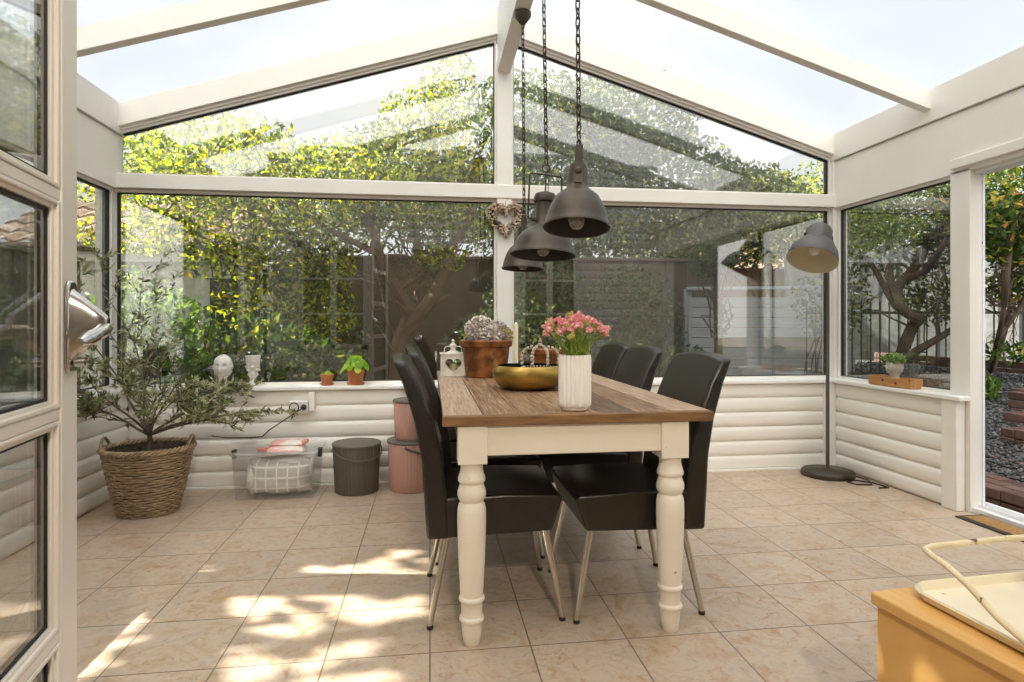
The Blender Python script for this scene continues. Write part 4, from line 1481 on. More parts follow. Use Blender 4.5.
def bucket(name, label, loc, r, h, mm, group=None, handle=True, hrot=0):
    t = thing(name, label, 'bucket', loc, 0, group)
    rb = r * .91
    mb = MB().lathe([(rb * .96, 0), (rb, .004), (r, h - .016), (r, h - .004)], 180, flute=(44, .004), cap1=False)
    mb.lathe([(r, h - .004), (r - .004, h - .004), (rb - .004, .006), (0, .006)], 60, cap0=False, cap1=False)
    mb.build('bucket_body', mm, t, smooth=True, angle=60)
    MB().lathe([(r + .001, h - .012), (r + .007, h - .010), (r + .008, h - .001), (r + .004, h + .004), (r - .01, h + .007), (0, h + .008)], 60, cap1=False).build('lid', M['bucket'], t, smooth=True, angle=50)
    if handle:
        pts = []
        for k in range(17):
            a = PI * k / 16
            p = Vector(((r + .010) * math.cos(a), -(r + .012) * math.sin(a) * math.cos(R(18)), h - .030 - (r * .42) * math.sin(a)))
            if k > 8:
                p.z += .0
            pts.append(Matrix.Rotation(hrot, 3, 'Z') @ p)
        mb = MB()
        vs, fs = [], []
        for p in pts:
            n_ = Vector((p.x, p.y, 0)).normalized()
            for dx, dz in ((0, -.009), (.004, -.009), (.004, .009), (0, .009)):
                vs.append(p + n_ * dx + Vector((0, 0, dz)))
        for k in range(len(pts) - 1):
            for q in range(4):
                fs.append((k * 4 + q, k * 4 + (q + 1) % 4, k * 4 + 4 + (q + 1) % 4, k * 4 + 4 + q))
        fs += [(3, 2, 1, 0), tuple(len(vs) - 4 + q for q in range(4))]
        mb.add(vs, fs).build('handle', M['bucket'], t, bevel=.002)
        for s in (-1, 1):
            c_ = Matrix.Rotation(hrot, 3, 'Z') @ Vector((s * (r + .006), 0, h - .030))
            MB().blob(c_, (.009, .009, .011), n=10).build('handle_pin', M['bucket'], t, smooth=True)
    return t


bucket('lidded_bucket', 'dark taupe ribbed bucket with lid and bail handle by the wall', (-0.475, 4.075, 0), .150, .315, M['bucket'], hrot=R(25))
bucket('lidded_bucket', 'lower and larger of the two stacked pink ribbed buckets', (-0.125, 4.085, 0), .150, .325, M['bucketpink'], 'stacked pink buckets', hrot=R(80))
bucket('lidded_bucket', 'upper and smaller of the two stacked pink ribbed buckets', (-0.118, 4.09, .333), .120, .255, M['bucketpink'], 'stacked pink buckets', handle=False)

# wall socket with plugs and cable
t = thing('wall_socket', 'white double wall socket under the back window sill', 'socket', (-0.87, 4.239, .535))
MB().box((-.062, -.030, -.042), (.062, 0.012, .042)).build('socket_plate', M['socket'], t, bevel=.006)
MB().box((.066, -.02, -.03), (.10, 0.012, .10)).build('cable_trunking', M['siding'], t, bevel=.004)
mb = MB().tube([(-.028 + .030 * math.cos(a), -.033, .030 * math.sin(a)) for a in np.linspace(0, 2 * PI, 25)[:-1]], .0035, 6, closed=True)
mb.build('socket_ring', M['black'], t, smooth=True)
MB().lathe([(.019, 0), (.019, .012), (.012, .03), (.006, .036)], 18, (.034, -.030, 0), m=Matrix.Rotation(R(90), 3, 'X')).build('plug', M['black'], t, smooth=True)
t = tag(MB().tube([(-.84, 4.175, .53), (-.88, 4.17, .505), (-.98, 4.185, .44), (-1.06, 4.20, .385), (-1.10, 4.21, .345), (-1.2, 4.215, .338), (-1.33, 4.215, .342), (-1.42, 4.20, .36)], .004, 6).build('power_cable', M['black'], smooth=True),
        'thin black power cable looping from the wall socket behind the storage box', 'cable')

# ================================================================== floor lamp
FX, FY = 2.84, 4.03
t = thing('floor_lamp', 'tall dark grey industrial floor lamp in the far corner', 'lamp', (FX, FY, 0))
MB().lathe([(.172, 0), (.178, .006), (.176, .03), (.168, .040), (.03, .052), (.022, .058), (0, .058)], 48, cap1=False).build('base', M['lamp'], t, smooth=True, angle=50)
MB().tube([(0, 0, .05), (.0, -.0, 1.62)], .0125, 14).build('pole', M['lampgrey'], t, smooth=True)
# head: dome opening downwards to the room, tipped to the left and to the camera
hr = Matrix.Rotation(R(-17), 3, 'X') @ Matrix.Rotation(R(25), 3, 'Y')
hc = Vector((-.225, -.15, 1.53))
dome = [(.165, 0), (.167, .004), (.163, .03), (.150, .08), (.125, .125), (.098, .155), (.090, .162), (.088, .20), (.083, .25), (.072, .272), (.04, .285), (0, .287)]
MB().lathe(dome, 48, hc, cap0=False, cap1=False, m=hr).build('lamp_shade', M['lampgrey'], t, smooth=True, angle=45)
MB().lathe([(.165, 0), (.161, .001), (.158, .03), (.145, .077), (.12, .12), (.09, .15), (0, .155)], 48, hc, cap0=False, cap1=False, m=hr).build('shade_lining', M['lampcream'], t, smooth=True)
mb = MB()
side = hr @ Vector((.09, 0, .19)) + hc
mb.tube([(0, 0, 1.60), (.012, -.004, 1.66), (-.01, -.06, 1.71), side + Vector((.022, .01, -.01)), side], .009, 8)
mb.tube([side, side + Vector((.022, 0, .0))], .016, 10)
mb.build('swivel_arm', M['darkiron'], t, smooth=True)
side2 = hr @ Vector((-.09, 0, .18)) + hc
MB().blob(side2, (.014, .012, .014), n=10).build('side_knob', M['darkiron'], t, smooth=True)
MB().blob(hr @ Vector((0, 0, .09)) + hc, (.035, .035, .045), n=16, m=hr).build('bulb', M['ceramic'], t, smooth=True)
tag(MB().tube([(2.99, 3.96, .012), (3.02, 3.84, .006), (2.96, 3.74, .005), (2.86, 3.76, .005), (2.84, 3.82, .006), (2.92, 3.86, .006), (3.0, 3.78, .007), (3.02, 3.66, .006), (2.95, 3.66, .005)], .005, 6).build('lamp_cord', M['black'], smooth=True),
    'black lamp cord coiled on the tiles by the floor lamp base', 'cord')

# ================================================================== window sill things
def flowerpot(label, loc, rt, rb, h, saucer=True, cat='plant pot', name='terracotta_pot', m='terracotta'):
    t = thing(name, label, cat, loc)
    z0 = .010 if saucer else 0
    MB().lathe([(rb, z0), (rb + (rt - rb) * .7, z0 + h * .72), (rt, z0 + h * .72), (rt + .001, z0 + h), (rt - .006, z0 + h), (rt - .009, z0 + h * .8), (0, z0 + h * .78)], 28, cap1=False).build('pot_body', M[m], t, smooth=True, angle=40)
    if saucer:
        MB().lathe([(rb * 1.02, 0), (rb * 1.28, .003), (rb * 1.35, .014), (rb * 1.28, .014), (rb * 1.2, .006), (0, .006)], 28, cap1=False).build('saucer', M[m], t, smooth=True, angle=40)
    return t


def round_leaves(mb, base, n, spread, size, hmin, hmax, seed, disc=8):
    rd = random.Random(seed)
    st = MB()
    for i in range(n):
        a = 2.399 * i + rd.uniform(-.3, .3)
        q = spread * math.sqrt((i + .5) / n)
        z = hmin + (hmax - hmin) * (1 - (q / spread) ** 1.6) + rd.uniform(-.008, .008)
        c_ = Vector((q * math.cos(a), q * math.sin(a), z)) + Vector(base)
        st.tube([Vector(base), Vector(base) + Vector((q * .5 * math.cos(a), q * .5 * math.sin(a), z * .8)), c_], .0015, 5)
        tilt = Matrix.Rotation(a, 3, 'Z') @ Matrix.Rotation(.3 + .9 * q / spread + rd.uniform(-.2, .2), 3, 'Y')
        s_ = size * rd.uniform(.75, 1.15)
        vs = [c_ + tilt @ Vector((0, 0, .15 * s_))]
        for k in range(disc):
            b = 2 * PI * k / disc
            rr = s_ * (1 + .08 * math.cos(3 * b))
            vs.append(c_ + tilt @ Vector((rr * math.cos(b), rr * math.sin(b), -.06 * s_ * math.cos(2 * b))))
        mb.add(vs, [(0, 1 + k, 1 + (k + 1) % disc) for k in range(disc)])
    return st


zs = .672
flowerpot('tiny terracotta pot with two seedling leaves on the back window sill', (-0.700, 4.30, zs), .045, .034, .066)
t = thing('seedling', 'small green seedling in the tiny terracotta pot', 'plant', (-0.700, 4.30, zs + .060))
mb = MB(); st = round_leaves(mb, (0, 0, 0), 6, .032, .017, .018, .034, 3)
mb.build('leaves', M['greenleaf'], t, smooth=True); st.build('stems', M['stem'], t)
flowerpot('terracotta pot with saucer holding lime green leaves on the back sill', (-0.508, 4.30, zs), .060, .045, .096)
t = thing('round_leaf_plant', 'lime green round-leaved plant in a terracotta pot on the back sill', 'plant', (-0.508, 4.30, zs + .088))
mb = MB(); st = round_leaves(mb, (0, 0, 0), 34, .092, .030, .02, .115, 7)
mb.build('leaves', M['greenleaf'], t, smooth=True); st.build('stems', M['stem'], t)

# plaster head and goblet
t = thing('plaster_head', 'small white plaster head sculpture on the back sill', 'sculpture', (-1.378, 4.30, zs))
mb = MB().lathe([(.042, 0), (.044, .008), (.034, .02), (.026, .035), (.028, .06), (.04, .075)], 24, cap1=False)
vs, fs = [], []
n1, n2 = 20, 28
for i in range(n1 + 1):
    th = PI * i / n1
    for j in range(n2):
        ph = 2 * PI * j / n2
        d = Vector((math.sin(th) * math.cos(ph), math.sin(th) * math.sin(ph), math.cos(th)))
        p = Vector((d.x * .058, d.y * .062, d.z * .076))
        front = max(0, -d.y)
        if front > .2:
            x_, z_ = p.x, p.z
            p.y -= .026 * math.exp(-((x_ / .010) ** 2)) * math.exp(-(((z_ + .008) / .020) ** 2))              # nose
            for s in (-1, 1):
                p.y += .024 * math.exp(-(((x_ - s * .022) / .012) ** 2 + ((z_ - .010) / .009) ** 2))           # eye sockets
            p.y -= .011 * math.exp(-((x_ / .018) ** 2 + ((z_ + .036) / .006) ** 2))                             # lips
            p.y -= .006 * math.exp(-((x_ / .016) ** 2 + ((z_ + .060) / .010) ** 2))                             # chin
            p.x *= 1 - .34 * max(0, -z_ / .076)
        elif d.z > .1 or d.y > .2:
            p *= 1.07 + .07 * mnoise.noise(d * 9)
        vs.append(p + Vector((0, 0, .132)))
for i in range(n1):
    for j in range(n2):
        fs.append((i * n2 + j, (i + 1) * n2 + j, (i + 1) * n2 + (j + 1) % n2, i * n2 + (j + 1) % n2))
mb.add(vs, fs)
for s in (-1, 1):
    mb.blob((s * .058, 0, .130), (.008, .012, .018), n=8)
mb.build('head', M['plaster'], t, smooth=True, angle=70)
t = thing('ornate_goblet', 'ornate white plaster goblet with flared cup on the back sill', 'goblet', (-1.185, 4.30, zs))
MB().lathe([(.040, 0), (.041, .01), (.022, .022), (.014, .045), (.022, .062), (.034, .078), (.026, .098), (.020, .112), (.036, .128), (.042, .15), (.044, .185), (.050, .205), (.047, .206), (.039, .16), (0, .135)], 40, flute=(8, .006), cap1=False).build('goblet_body', M['plaster'], t, smooth=True, angle=60)
mb = MB()
for k in range(9):
    a = 2 * PI * k / 9
    mb.blob((.036 * math.cos(a), .036 * math.sin(a), .11 + .02 * (k % 2)), (.013, .013, .012), .4, 3, 8, k)
mb.build('relief_roses', M['plaster'], t, smooth=True)
t = thing('garland_ornament', 'low pale plaster ornament beside the head sculpture on the sill', 'ornament', (-1.285, 4.29, zs))
mb = MB()
for k in range(9):
    mb.blob((-.045 + .011 * k, .006 * math.sin(k * 2), .013 + .008 * math.sin(k * 1.3) ** 2), (.012, .012, .013), .4, 3, 8, k)
mb.build('garland', M['plaster'], t, smooth=True)

# dark woven lantern standing at the sill corner behind the olive tree
t = thing('woven_lantern', 'dark woven wire lantern on thin legs behind the olive tree', 'lantern', (-1.83, 4.30, zs))
mb = MB()
for k in range(4):
    a = PI / 4 + k * PI / 2
    mb.tube([(.062 * math.cos(a), .062 * math.sin(a), 0), (.040 * math.cos(a), .040 * math.sin(a), .285)], .004, 6)
mb.tube([(-.03, 0, .283), (-.03, 0, .31), (0, 0, .325), (.03, 0, .31), (.03, 0, .283)], .003, 6)
mb.build('stand', M['darkiron'], t, smooth=True)
MB().lathe([(.043, .065), (.052, .09), (.047, .19), (.030, .255), (.012, .27)], 64, flute=(32, .005)).build('woven_shade', M['wirelantern'], t, smooth=True)

# wooden tray-crate with a head planter on the right sill
t = thing('wooden_crate', 'low orange pine crate on the right window sill', 'crate', (3.088, 3.69, zs))
mb = MB()
hx_, hy_ = .050, .175
for s in (-1, 1):
    MB().box((s * hx_ - .006, -hy_, .004), (s * hx_ + .006, hy_, .062)).build('side_board', M['crate'], t, bevel=.002)
    MB().box((-hx_ + .006, s * hy_ - .012, .002), (hx_ - .006, s * hy_ + .0, .066)).build('end_board', M['crate'], t, bevel=.002)
MB().box((-hx_ + .006, -hy_ + .001, .0), (hx_ - .006, hy_ - .013, .008)).build('bottom_board', M['crate'], t)
for yy in (-.075, .04):
    MB().lathe([(.009, -.001), (.009, .001)], 12, (-hx_ - .0065, yy, .04 - .01 * (yy < 0)), m=Matrix.Rotation(R(90), 3, 'Y')).build('knot', M['black'], t)
t = thing('head_planter', 'small white stone head planter standing in the pine crate', 'planter', (3.088, 3.69, zs + .008))
mb = MB().lathe([(.036, 0), (.038, .012), (.028, .05), (.027, .07), (.045, .09), (.053, .12), (.050, .15), (.046, .16), (.040, .158), (0, .15)], 28, cap1=False)
mb.blob((-.05, .0, .112), (.014, .012, .016), n=8)
for s in (-1, 1):
    mb.blob((-.046, s * .02, .128), (.010, .012, .007), n=8)
mb.blob((-.046, 0, .09), (.012, .014, .006), n=8)
mb.build('planter_body', M['stone'], t, smooth=True, angle=60)
t = thing('succulent', 'pale green leafy succulent growing from the head planter', 'plant', (3.088, 3.69, zs + .158))
rng = np.random.default_rng(31)
pts = cloud_points(rng, [(0, .0, .028, .062, .075, .040), (-.01, .04, .025, .045, .05, .033)], 700, .6)
pts = pts[pts[:, 2] > .0]
v, tr = leaf_arrays(rng, pts, .026, .6, 0)
SUCC = leaf_mat('succulent_leaf', [(0, (0.10, 0.20, 0.06)), (.6, (0.26, 0.40, 0.16)), (1, (0.45, 0.55, 0.28))], .3)
np_mesh('leaves', v, tr, SUCC, t)
MB().tube([(0, 0, -.006), (0, 0, .03)], .006, 6).build('stem', M['stem'], t)

# ================================================================== door mat, cabinet, tray
t = thing('door_mat', 'brown coir door mat with black border by the garden door', 'mat', (3.03, 2.70, 0))
MB().box((-.085, -.38, .001), (.085, .37, .008)).build('border', M['matrubber'], t, bevel=.002)
MB().box((-.058, -.35, .004), (.066, .34, .013)).build('coir_pile', M['coir'], t, bevel=.002)

CAZ = R(-6.1)
t = thing('low_cabinet', 'low honey-coloured oak cabinet at the lower right front', 'cabinet', (1.04, 1.32, 0), CAZ * -1)
# local: +X to the right, -Y towards the camera; corner at the origin
ca_l = -0.0
MB().box((.010, -.72, .0), (.50, -.010, .430)).build('cabinet_body', M['cabinet'], t, bevel=.003)
MB().box((0, -.73, .430), (.51, 0, .460)).build('cabinet_top', M['cabtop'], t, bevel=.005)
for k in range(2):
    d_ = MB().box((.020 + k * .240, -.738, .03), (.252 + k * .240, -.722, .42)).build('cabinet_door', M['cabinet'], t, bevel=.003)
    MB().blob((.23 + k * .05, -.752, .3), (.012, .014, .012), n=10).build('knob', M['steel'], d_, smooth=True)
t.rotation_euler = (0, 0, R(6.1))

t = thing('enamel_tray', 'chipped cream enamel tray with a wire bail handle on the oak cabinet', 'tray', (1.335, 1.005, .460), R(3))


def rrect(hx, hy, r, n=6):
    out = []
    for cx_, cy_, a0 in ((hx - r, hy - r, 0), (-hx + r, hy - r, 90), (-hx + r, -hy + r, 180), (hx - r, -hy + r, 270)):
        for k in range(n + 1):
            a = R(a0 + 90 * k / n)
            out.append((cx_ + r * math.cos(a), cy_ + r * math.sin(a)))
    return out


rings = [(-.012, .001, .05), (-.003, .004, .055), (.0, .022, .06), (.004, .026, .062), (.008, .022, .064), (.006, .018, .062), (.002, .020, .06), (-.004, .006, .055), (-.016, .004, .045)]
vs = []
HX, HY = .205, .300
for gx, z, r in rings:
    vs += [(x_, y_, z) for x_, y_ in rrect(HX + gx, HY + gx, r)]
k = len(rrect(1, 1, .1))
fs = []
for i in range(len(rings) - 1):
    for j in range(k):
        fs.append((i * k + j, i * k + (j + 1) % k, (i + 1) * k + (j + 1) % k, (i + 1) * k + j))
fs.append(tuple(range(k - 1, -1, -1)))
fs.append(tuple(range((len(rings) - 1) * k, len(rings) * k)))
MB().add(vs, fs).build('tray_body', M['enamel'], t, smooth=True, angle=50)
ph = [(-HX - .008, -.045, .016), (-HX - .012, .0, .030), (-HX - .020, .060, .058), (-HX - .026, .120, .100), (-HX - .030, .165, .122), (-HX - .034, .20, .132), (-HX - .028, .222, .136), (-HX + .0, .232, .137), (0, .236, .140)]
ph = ph + [(-p[0], p[1], p[2]) for p in ph[-2::-1]]
MB().tube(ph, .0068, 10).build('bail_handle', M['enamelwire'], t, smooth=True)
for s in (-1, 1):
    MB().tube([(s * (HX + .002), -.045, .014), (s * (HX + .014), -.045, .016)], .009, 10).build('hinge_lug', M['enamelwire'], t, smooth=True)

# ================================================================== outdoors
exec_out = True


def ground_h(x, y):
    if x < 3.4:
        return -0.06
    u = x - 3.4
    return -0.06 + min(.62, .27 * u)


vs, fs = [], []
gx = [-16, -8, -5, -3, -2.3, 3.36, 3.5, 4.0, 4.5, 5.0, 5.5, 6.0, 7, 9, 14, 20]
gy = [-12, -6, 0, 1, 2, 3, 4, 4.5, 5, 6, 7, 8, 10, 14, 20, 30]
for x in gx:
    for y in gy:
        inside = -3.3 < x < 3.4 and -4.4 < y < 4.46
        vs.append((x, y, ground_h(x, y) - (.10 if inside else 0)))
for i in range(len(gx) - 1):
    for j in range(len(gy) - 1):
        a = i * len(gy) + j
        fs.append((a, a + len(gy), a + len(gy) + 1, a + 1))
struct(MB().add(vs, fs).build('ground', M['earth'], smooth=True))
# gravel bed right of the house: base plus loose stones
vs, fs = [], []
gx2 = np.linspace(3.40, 6.6, 14); gy2 = np.linspace(1.5, 7.6, 20)
for x in gx2:
    for y in gy2:
        vs.append((x, y, ground_h(x, y) + .015))
for i in range(len(gx2) - 1):
    for j in range(len(gy2) - 1):
        a = i * len(gy2) + j
        fs.append((a, a + len(gy2), a + len(gy2) + 1, a + 1))
struct(MB().add(vs, fs).build('ground_gravel_bed', M['gravelbase'], smooth=True))
rng = np.random.default_rng(2)
n = 7000
px = 3.42 + 2.42 * rng.uniform(0, 1, n) ** 1.2
py = np.clip(px * rng.uniform(.86, 1.34, n), 2.0, 7.5)
pz = np.array([ground_h(a, b) for a, b in zip(px, py)]) + .022
s_ = rng.uniform(.010, .024, n)
octv = np.array([(1, 0, 0), (-1, 0, 0), (0, 1, 0), (0, -1, 0), (0, 0, .7), (0, 0, -.7)])
octf = np.array([(0, 2, 4), (2, 1, 4), (1, 3, 4), (3, 0, 4), (2, 0, 5), (1, 2, 5), (3, 1, 5), (0, 3, 5)])
jit = rng.uniform(.6, 1.3, (n, 6, 1))
ang = rng.uniform(0, 6.28, n)
ov = octv[None] * jit * s_[:, None, None]
cx_, sx_ = np.cos(ang)[:, None], np.sin(ang)[:, None]
vx = ov[:, :, 0] * cx_ - ov[:, :, 1] * sx_
vy = ov[:, :, 0] * sx_ + ov[:, :, 1] * cx_
V = np.stack([vx + px[:, None], vy + py[:, None], ov[:, :, 2] + pz[:, None]], 2).reshape(-1, 3)
Fc = (octf[None] + (np.arange(n) * 6)[:, None, None]).reshape(-1, 3)
stuff(tag(np_mesh('gravel', V, Fc, M['gravel']), 'grey gravel stones strewn over the garden slope', 'gravel'))


# brick steps
def brick_run(mb, x0, x1, y0, y1, z, along='y', h=.065, w=.10, l=.21, rd=None, jitter=.004):
    if along == 'y':
        nb = max(1, int((y1 - y0) / l)); nw = max(1, round((x1 - x0) / w))
        for a in range(nw):
            off = (l / 2) * (a % 2)
            for b in range(-1, nb + 1):
                ya, yb = y0 + b * l + off, y0 + (b + 1) * l + off - .008
                ya, yb = max(ya, y0), min(yb, y1)
                if yb - ya < .03:
                    continue
                xa = x0 + a * (x1 - x0) / nw
                dz = rd.uniform(-jitter, jitter)
                mb.box((xa, ya, z), (xa + (x1 - x0) / nw - .008, yb, z + h + dz))


rd = random.Random(9)
defs = [('lowest red brick step just outside the garden door', 3.42, 3.74, 2.2, 3.80, -.05, 2),
        ('second red brick step up from the garden door', 4.02, 4.30, 3.35, 4.75, .075, 1),
        ('third red brick step up the gravel slope', 4.30, 4.56, 3.55, 4.08, .17, 2)]
for lab, x0, x1, y0, y1, z, layers in defs:
    mb = MB()
    for k in range(layers):
        brick_run(mb, x0, x1, y0, y1, z + k * .072, rd=rd)
    o = mb.build('brick_step', M['brick'], bevel=.006)
    tag(o, lab, 'step', 'brick steps')
for k, (x0, y0) in enumerate(((4.62, 3.74), (4.90, 3.96), (5.15, 4.16))):
    mb = MB()
    for q in range(2 + k % 2):
        brick_run(mb, x0, x0 + .24, y0, y0 + .62, .24 + k * .07 + q * .07, rd=rd)
    tag(mb.build('brick_step', M['brick'], bevel=.006),
        ('dark brick step at the foot of the upper flight beside the gravel', 'dark brick step in the middle of the upper flight', 'topmost dark brick step of the upper flight')[k], 'step', 'brick steps')
mb = MB()
for q in range(3):
    brick_run(mb, 6.05, 6.17, 4.2, 7.6, .46 + q * .08, h=.07, rd=rd)
tag(mb.build('brick_retaining_wall', M['brick'], bevel=.006), 'low brick retaining wall above the gravel slope', 'wall')
mb = MB().box((5.86, 4.3, .40), (6.0, 7.2, .56))
tag(mb.build('timber_sleeper', M['bark'], bevel=.012), 'dark weathered timber sleeper edging the gravel slope', 'sleeper')


# fences
def board_fence(name, label, a, b, h, board, mm, z0=0.0, horizontal=False, cap=True, cat='fence', post=1.8, gap=.006):
    A, B = Vector((a[0], a[1], 0)), Vector((b[0], b[1], 0))
    L = (B - A).length
    ang = math.atan2(B.y - A.y, B.x - A.x)
    t = thing(name, label, cat, (a[0], a[1], z0), ang)
    mb = MB()
    rd = random.Random(int(L * 100))
    if horizontal:
        k = int(h / board)
        for i in range(k):
            mb.box((0, -.012, i * board + .003), (L, .012, (i + 1) * board - gap))
    else:
        k = int(L / board)
        for i in range(k):
            dz = rd.uniform(-.012, .012) if not cap else 0
            mb.box((i * board - .008, -.012 - .014 * (i % 2), 0), ((i + 1) * board + .008, .002 - .014 * (i % 2), h + dz))
    mb.build('board_panel', mm, t)
    n = int(L / post) + 1
    for i in range(n):
        x = min(i * post, L - .05)
        MB().box((x - .04, .014, 0), (x + .05, .10, h + .02)).build('post', mm, t, bevel=.004)
    if cap:
        MB().box((-.02, -.05, h), (L + .02, .06, h + .04)).build('capping', mm, t, bevel=.004)
    else:
        for z in (h * .25, h * .8):
            MB().box((0, .013, z), (L, .05, z + .07)).build('rail', mm, t)
    return t


board_fence('timber_fence', 'tall dark brown vertical board fence at the back of the garden', (-2.0, 8.3), (4.0, 8.05), 2.0, .15, M['fencebrown'], -.05)
board_fence('timber_fence', 'dark green-brown board fence outside the left windows', (-4.0, 1.0), (-4.0, 7.6), 1.85, .14, M['fencegrey'], -.05)
board_fence('pale_fence', 'pale horizontal board fence behind the floor lamp', (3.30, 7.45), (5.3, 7.0), 1.52, .13, M['fencepale'], 0.0, True)
board_fence('paling_fence', 'grey vertical paling fence beyond the iron railings', (5.4, 8.6), (9.4, 6.6), 1.62, .12, M['fencegrey'], .52, False, False)
board_fence('paling_fence', 'grey paling fence farthest right beyond the brick wall', (9.5, 6.5), (9.9, 3.6), 1.62, .12, M['fencegrey'], .52, False, False)

# black iron railings
A, B = Vector((4.35, 6.55)), Vector((6.6, 5.95))
L = (B - A).length
t = thing('iron_railing', 'black iron railing with slim uprights behind the twisted tree', 'railing', (A.x, A.y, .40), math.atan2(B.y - A.y, B.x - A.x))
for z in (.10, .80):
    MB().box((0, -.012, z), (L, .012, z + .03)).build('rail', M['darkiron'], t)
n = int(L / .10)
pk = MB().lathe([(.008, 0), (.008, .90), (.014, .905), (.010, .93), (0, .97)], 8, cap1=False).build('upright', M['darkiron'], t)
for i in range(1, n + 1):
    o = pk.copy(); COL.objects.link(o); o.parent = t
    o.location = (i * .10, 0, 0)


# buildings beyond
def tiled_roof(mb, x0, x1, y0, z0, depth, rise, tile=.24, course=.30):
    nx = int((x1 - x0) / tile)
    ny = int(math.hypot(depth, rise) / course)
    for i in range(ny):
        for j in range(nx):
            u0, u1 = i / ny, (i + 1.15) / ny
            xa = x0 + j * tile
            ya, yb = y0 + depth * u0, y0 + depth * u1
            za, zb = z0 + rise * u0 + .03, z0 + rise * u1
            xm = xa + tile * .5
            vs = [(xa, ya, za), (xm, ya, za + .045), (xa + tile * .98, ya, za), (xa, yb, zb), (xm, yb, zb + .035), (xa + tile * .98, yb, zb),
                  (xa, ya, za - .03), (xm, ya, za + .015), (xa + tile * .98, ya, za - .03)]
            mb.add(vs, [(0, 1, 4, 3), (1, 2, 5, 4), (6, 7, 1, 0), (7, 8, 2, 1)])


t = thing('garden_shed', 'white garden shed with brown tiled roof behind the left foliage', 'shed', (0, 0, 0))
MB().box((-5.2, 8.0, -.05), (-2.15, 10.2, 1.86)).build('wall', M['shed'], t)
mb = MB()
for k in range(8):
    mb.box((-4.6, 7.975, .1 + k * .15), (-2.95, 8.0, .235 + k * .15))
mb.build('weatherboard', M['shed'], t)
MB().box((-5.3, 7.88, 1.84), (-2.05, 7.93, 2.0)).build('fascia', M['shed'], t)
MB().tube([(-5.3, 7.84, 2.0), (-2.05, 7.84, 2.0)], .05, 8).build('gutter', M['bark'], t, smooth=True)
mb = MB(); tiled_roof(mb, -5.3, -2.05, 7.82, 2.03, 1.5, .75)
mb.build('roof', M['rooftile'], t)
for x0 in (-2.80,):
    w_ = MB().box((x0, 7.96, .0), (x0 + .55, 8.0, 1.80)).build('shed_door', M['shed'], t, bevel=.004)
    MB().box((x0 + .1, 7.95, .9), (x0 + .45, 7.965, 1.65)).build('door_glass', M['darkwater'], w_)
t = thing('neighbouring_house', 'neighbouring house with brown tiled roof beyond the pale fence', 'house', (0, 0, 0))
MB().box((5.2, 12.0, 0), (11.5, 17.0, 2.25)).build('wall', M['rooftile'], t)
mb = MB(); tiled_roof(mb, 5.0, 11.7, 11.8, 2.2, 2.6, 1.25, .30, .36)
mb.build('roof', M['rooftile'], t)


# trees
def tree(name, label, cat, loc, paths, blobs, nleaf, size, leafm, barkm, seed, group=None, aspect=.45, twigs=40, droop=.3, filt=None, shell=.45):
    """paths: lists of (world pts, r0, r1); blobs: ellipsoids in world coordinates."""
    t = thing(name, label, cat, loc, 0, group)
    L0 = Vector(loc)
    rd = random.Random(seed)
    rg = np.random.default_rng(seed)
    mb = MB()
    for pts, r0, r1 in paths:
        P = [Vector(p) - L0 for p in pts]
        Q = []
        for i in range(len(P) - 1):                     # smooth the line a little
            p0, p1, p2, p3 = P[max(i - 1, 0)], P[i], P[i + 1], P[min(i + 2, len(P) - 1)]
            for s in range(4):
                u = s / 4
                Q.append(.5 * ((2 * p1) + (p2 - p0) * u + (2 * p0 - 5 * p1 + 4 * p2 - p3) * u * u + (3 * p1 - p0 - 3 * p2 + p3) * u ** 3))
        Q.append(P[-1])
        mb.tube(Q, [r0 + (r1 - r0) * i / (len(Q) - 1) for i in range(len(Q))], 8)
    allp = [(Vector(p) - L0, r0) for pts, r0, r1 in paths for p in pts[1:]]
    for i in range(twigs):
        p, r = rd.choice(allp)
        b = rd.choice(blobs)
        e = Vector((b[0] + rd.uniform(-.7, .7) * b[3], b[1] + rd.uniform(-.7, .7) * b[4], b[2] + rd.uniform(-.7, .7) * b[5])) - L0
        tw, nn = [p], 8
        for q in range(1, nn + 1):
            j = .05 + .10 * (1 - q / nn)
            tw.append(p.lerp(e, q / nn) + Vector((rd.uniform(-j, j), rd.uniform(-j, j), rd.uniform(-j, j) + .12 * math.sin(PI * q / nn))))
        mb.tube(tw, [.011 - .009 * q / nn for q in range(nn + 1)], 5)
    mb.build('trunk', barkm, t, smooth=True)
    pts = cloud_points(rg, blobs, nleaf, shell)
    if filt is not None:
        pts = pts[filt(pts, rg)]
    pts = pts - np.array(loc)[None]
    v, tr = leaf_arrays(rg, pts, size, aspect, droop)
    np_mesh('foliage', v, tr, leafm, t)
    return t


def outside(pts, rg):
    """Keeps leaves out of the room and its roof."""
    x, y, z = pts[:, 0], pts[:, 1], pts[:, 2]
    room = (x > -2.45) & (x < 3.5) & (y < 4.75) & (z < 3.6)
    return ~room


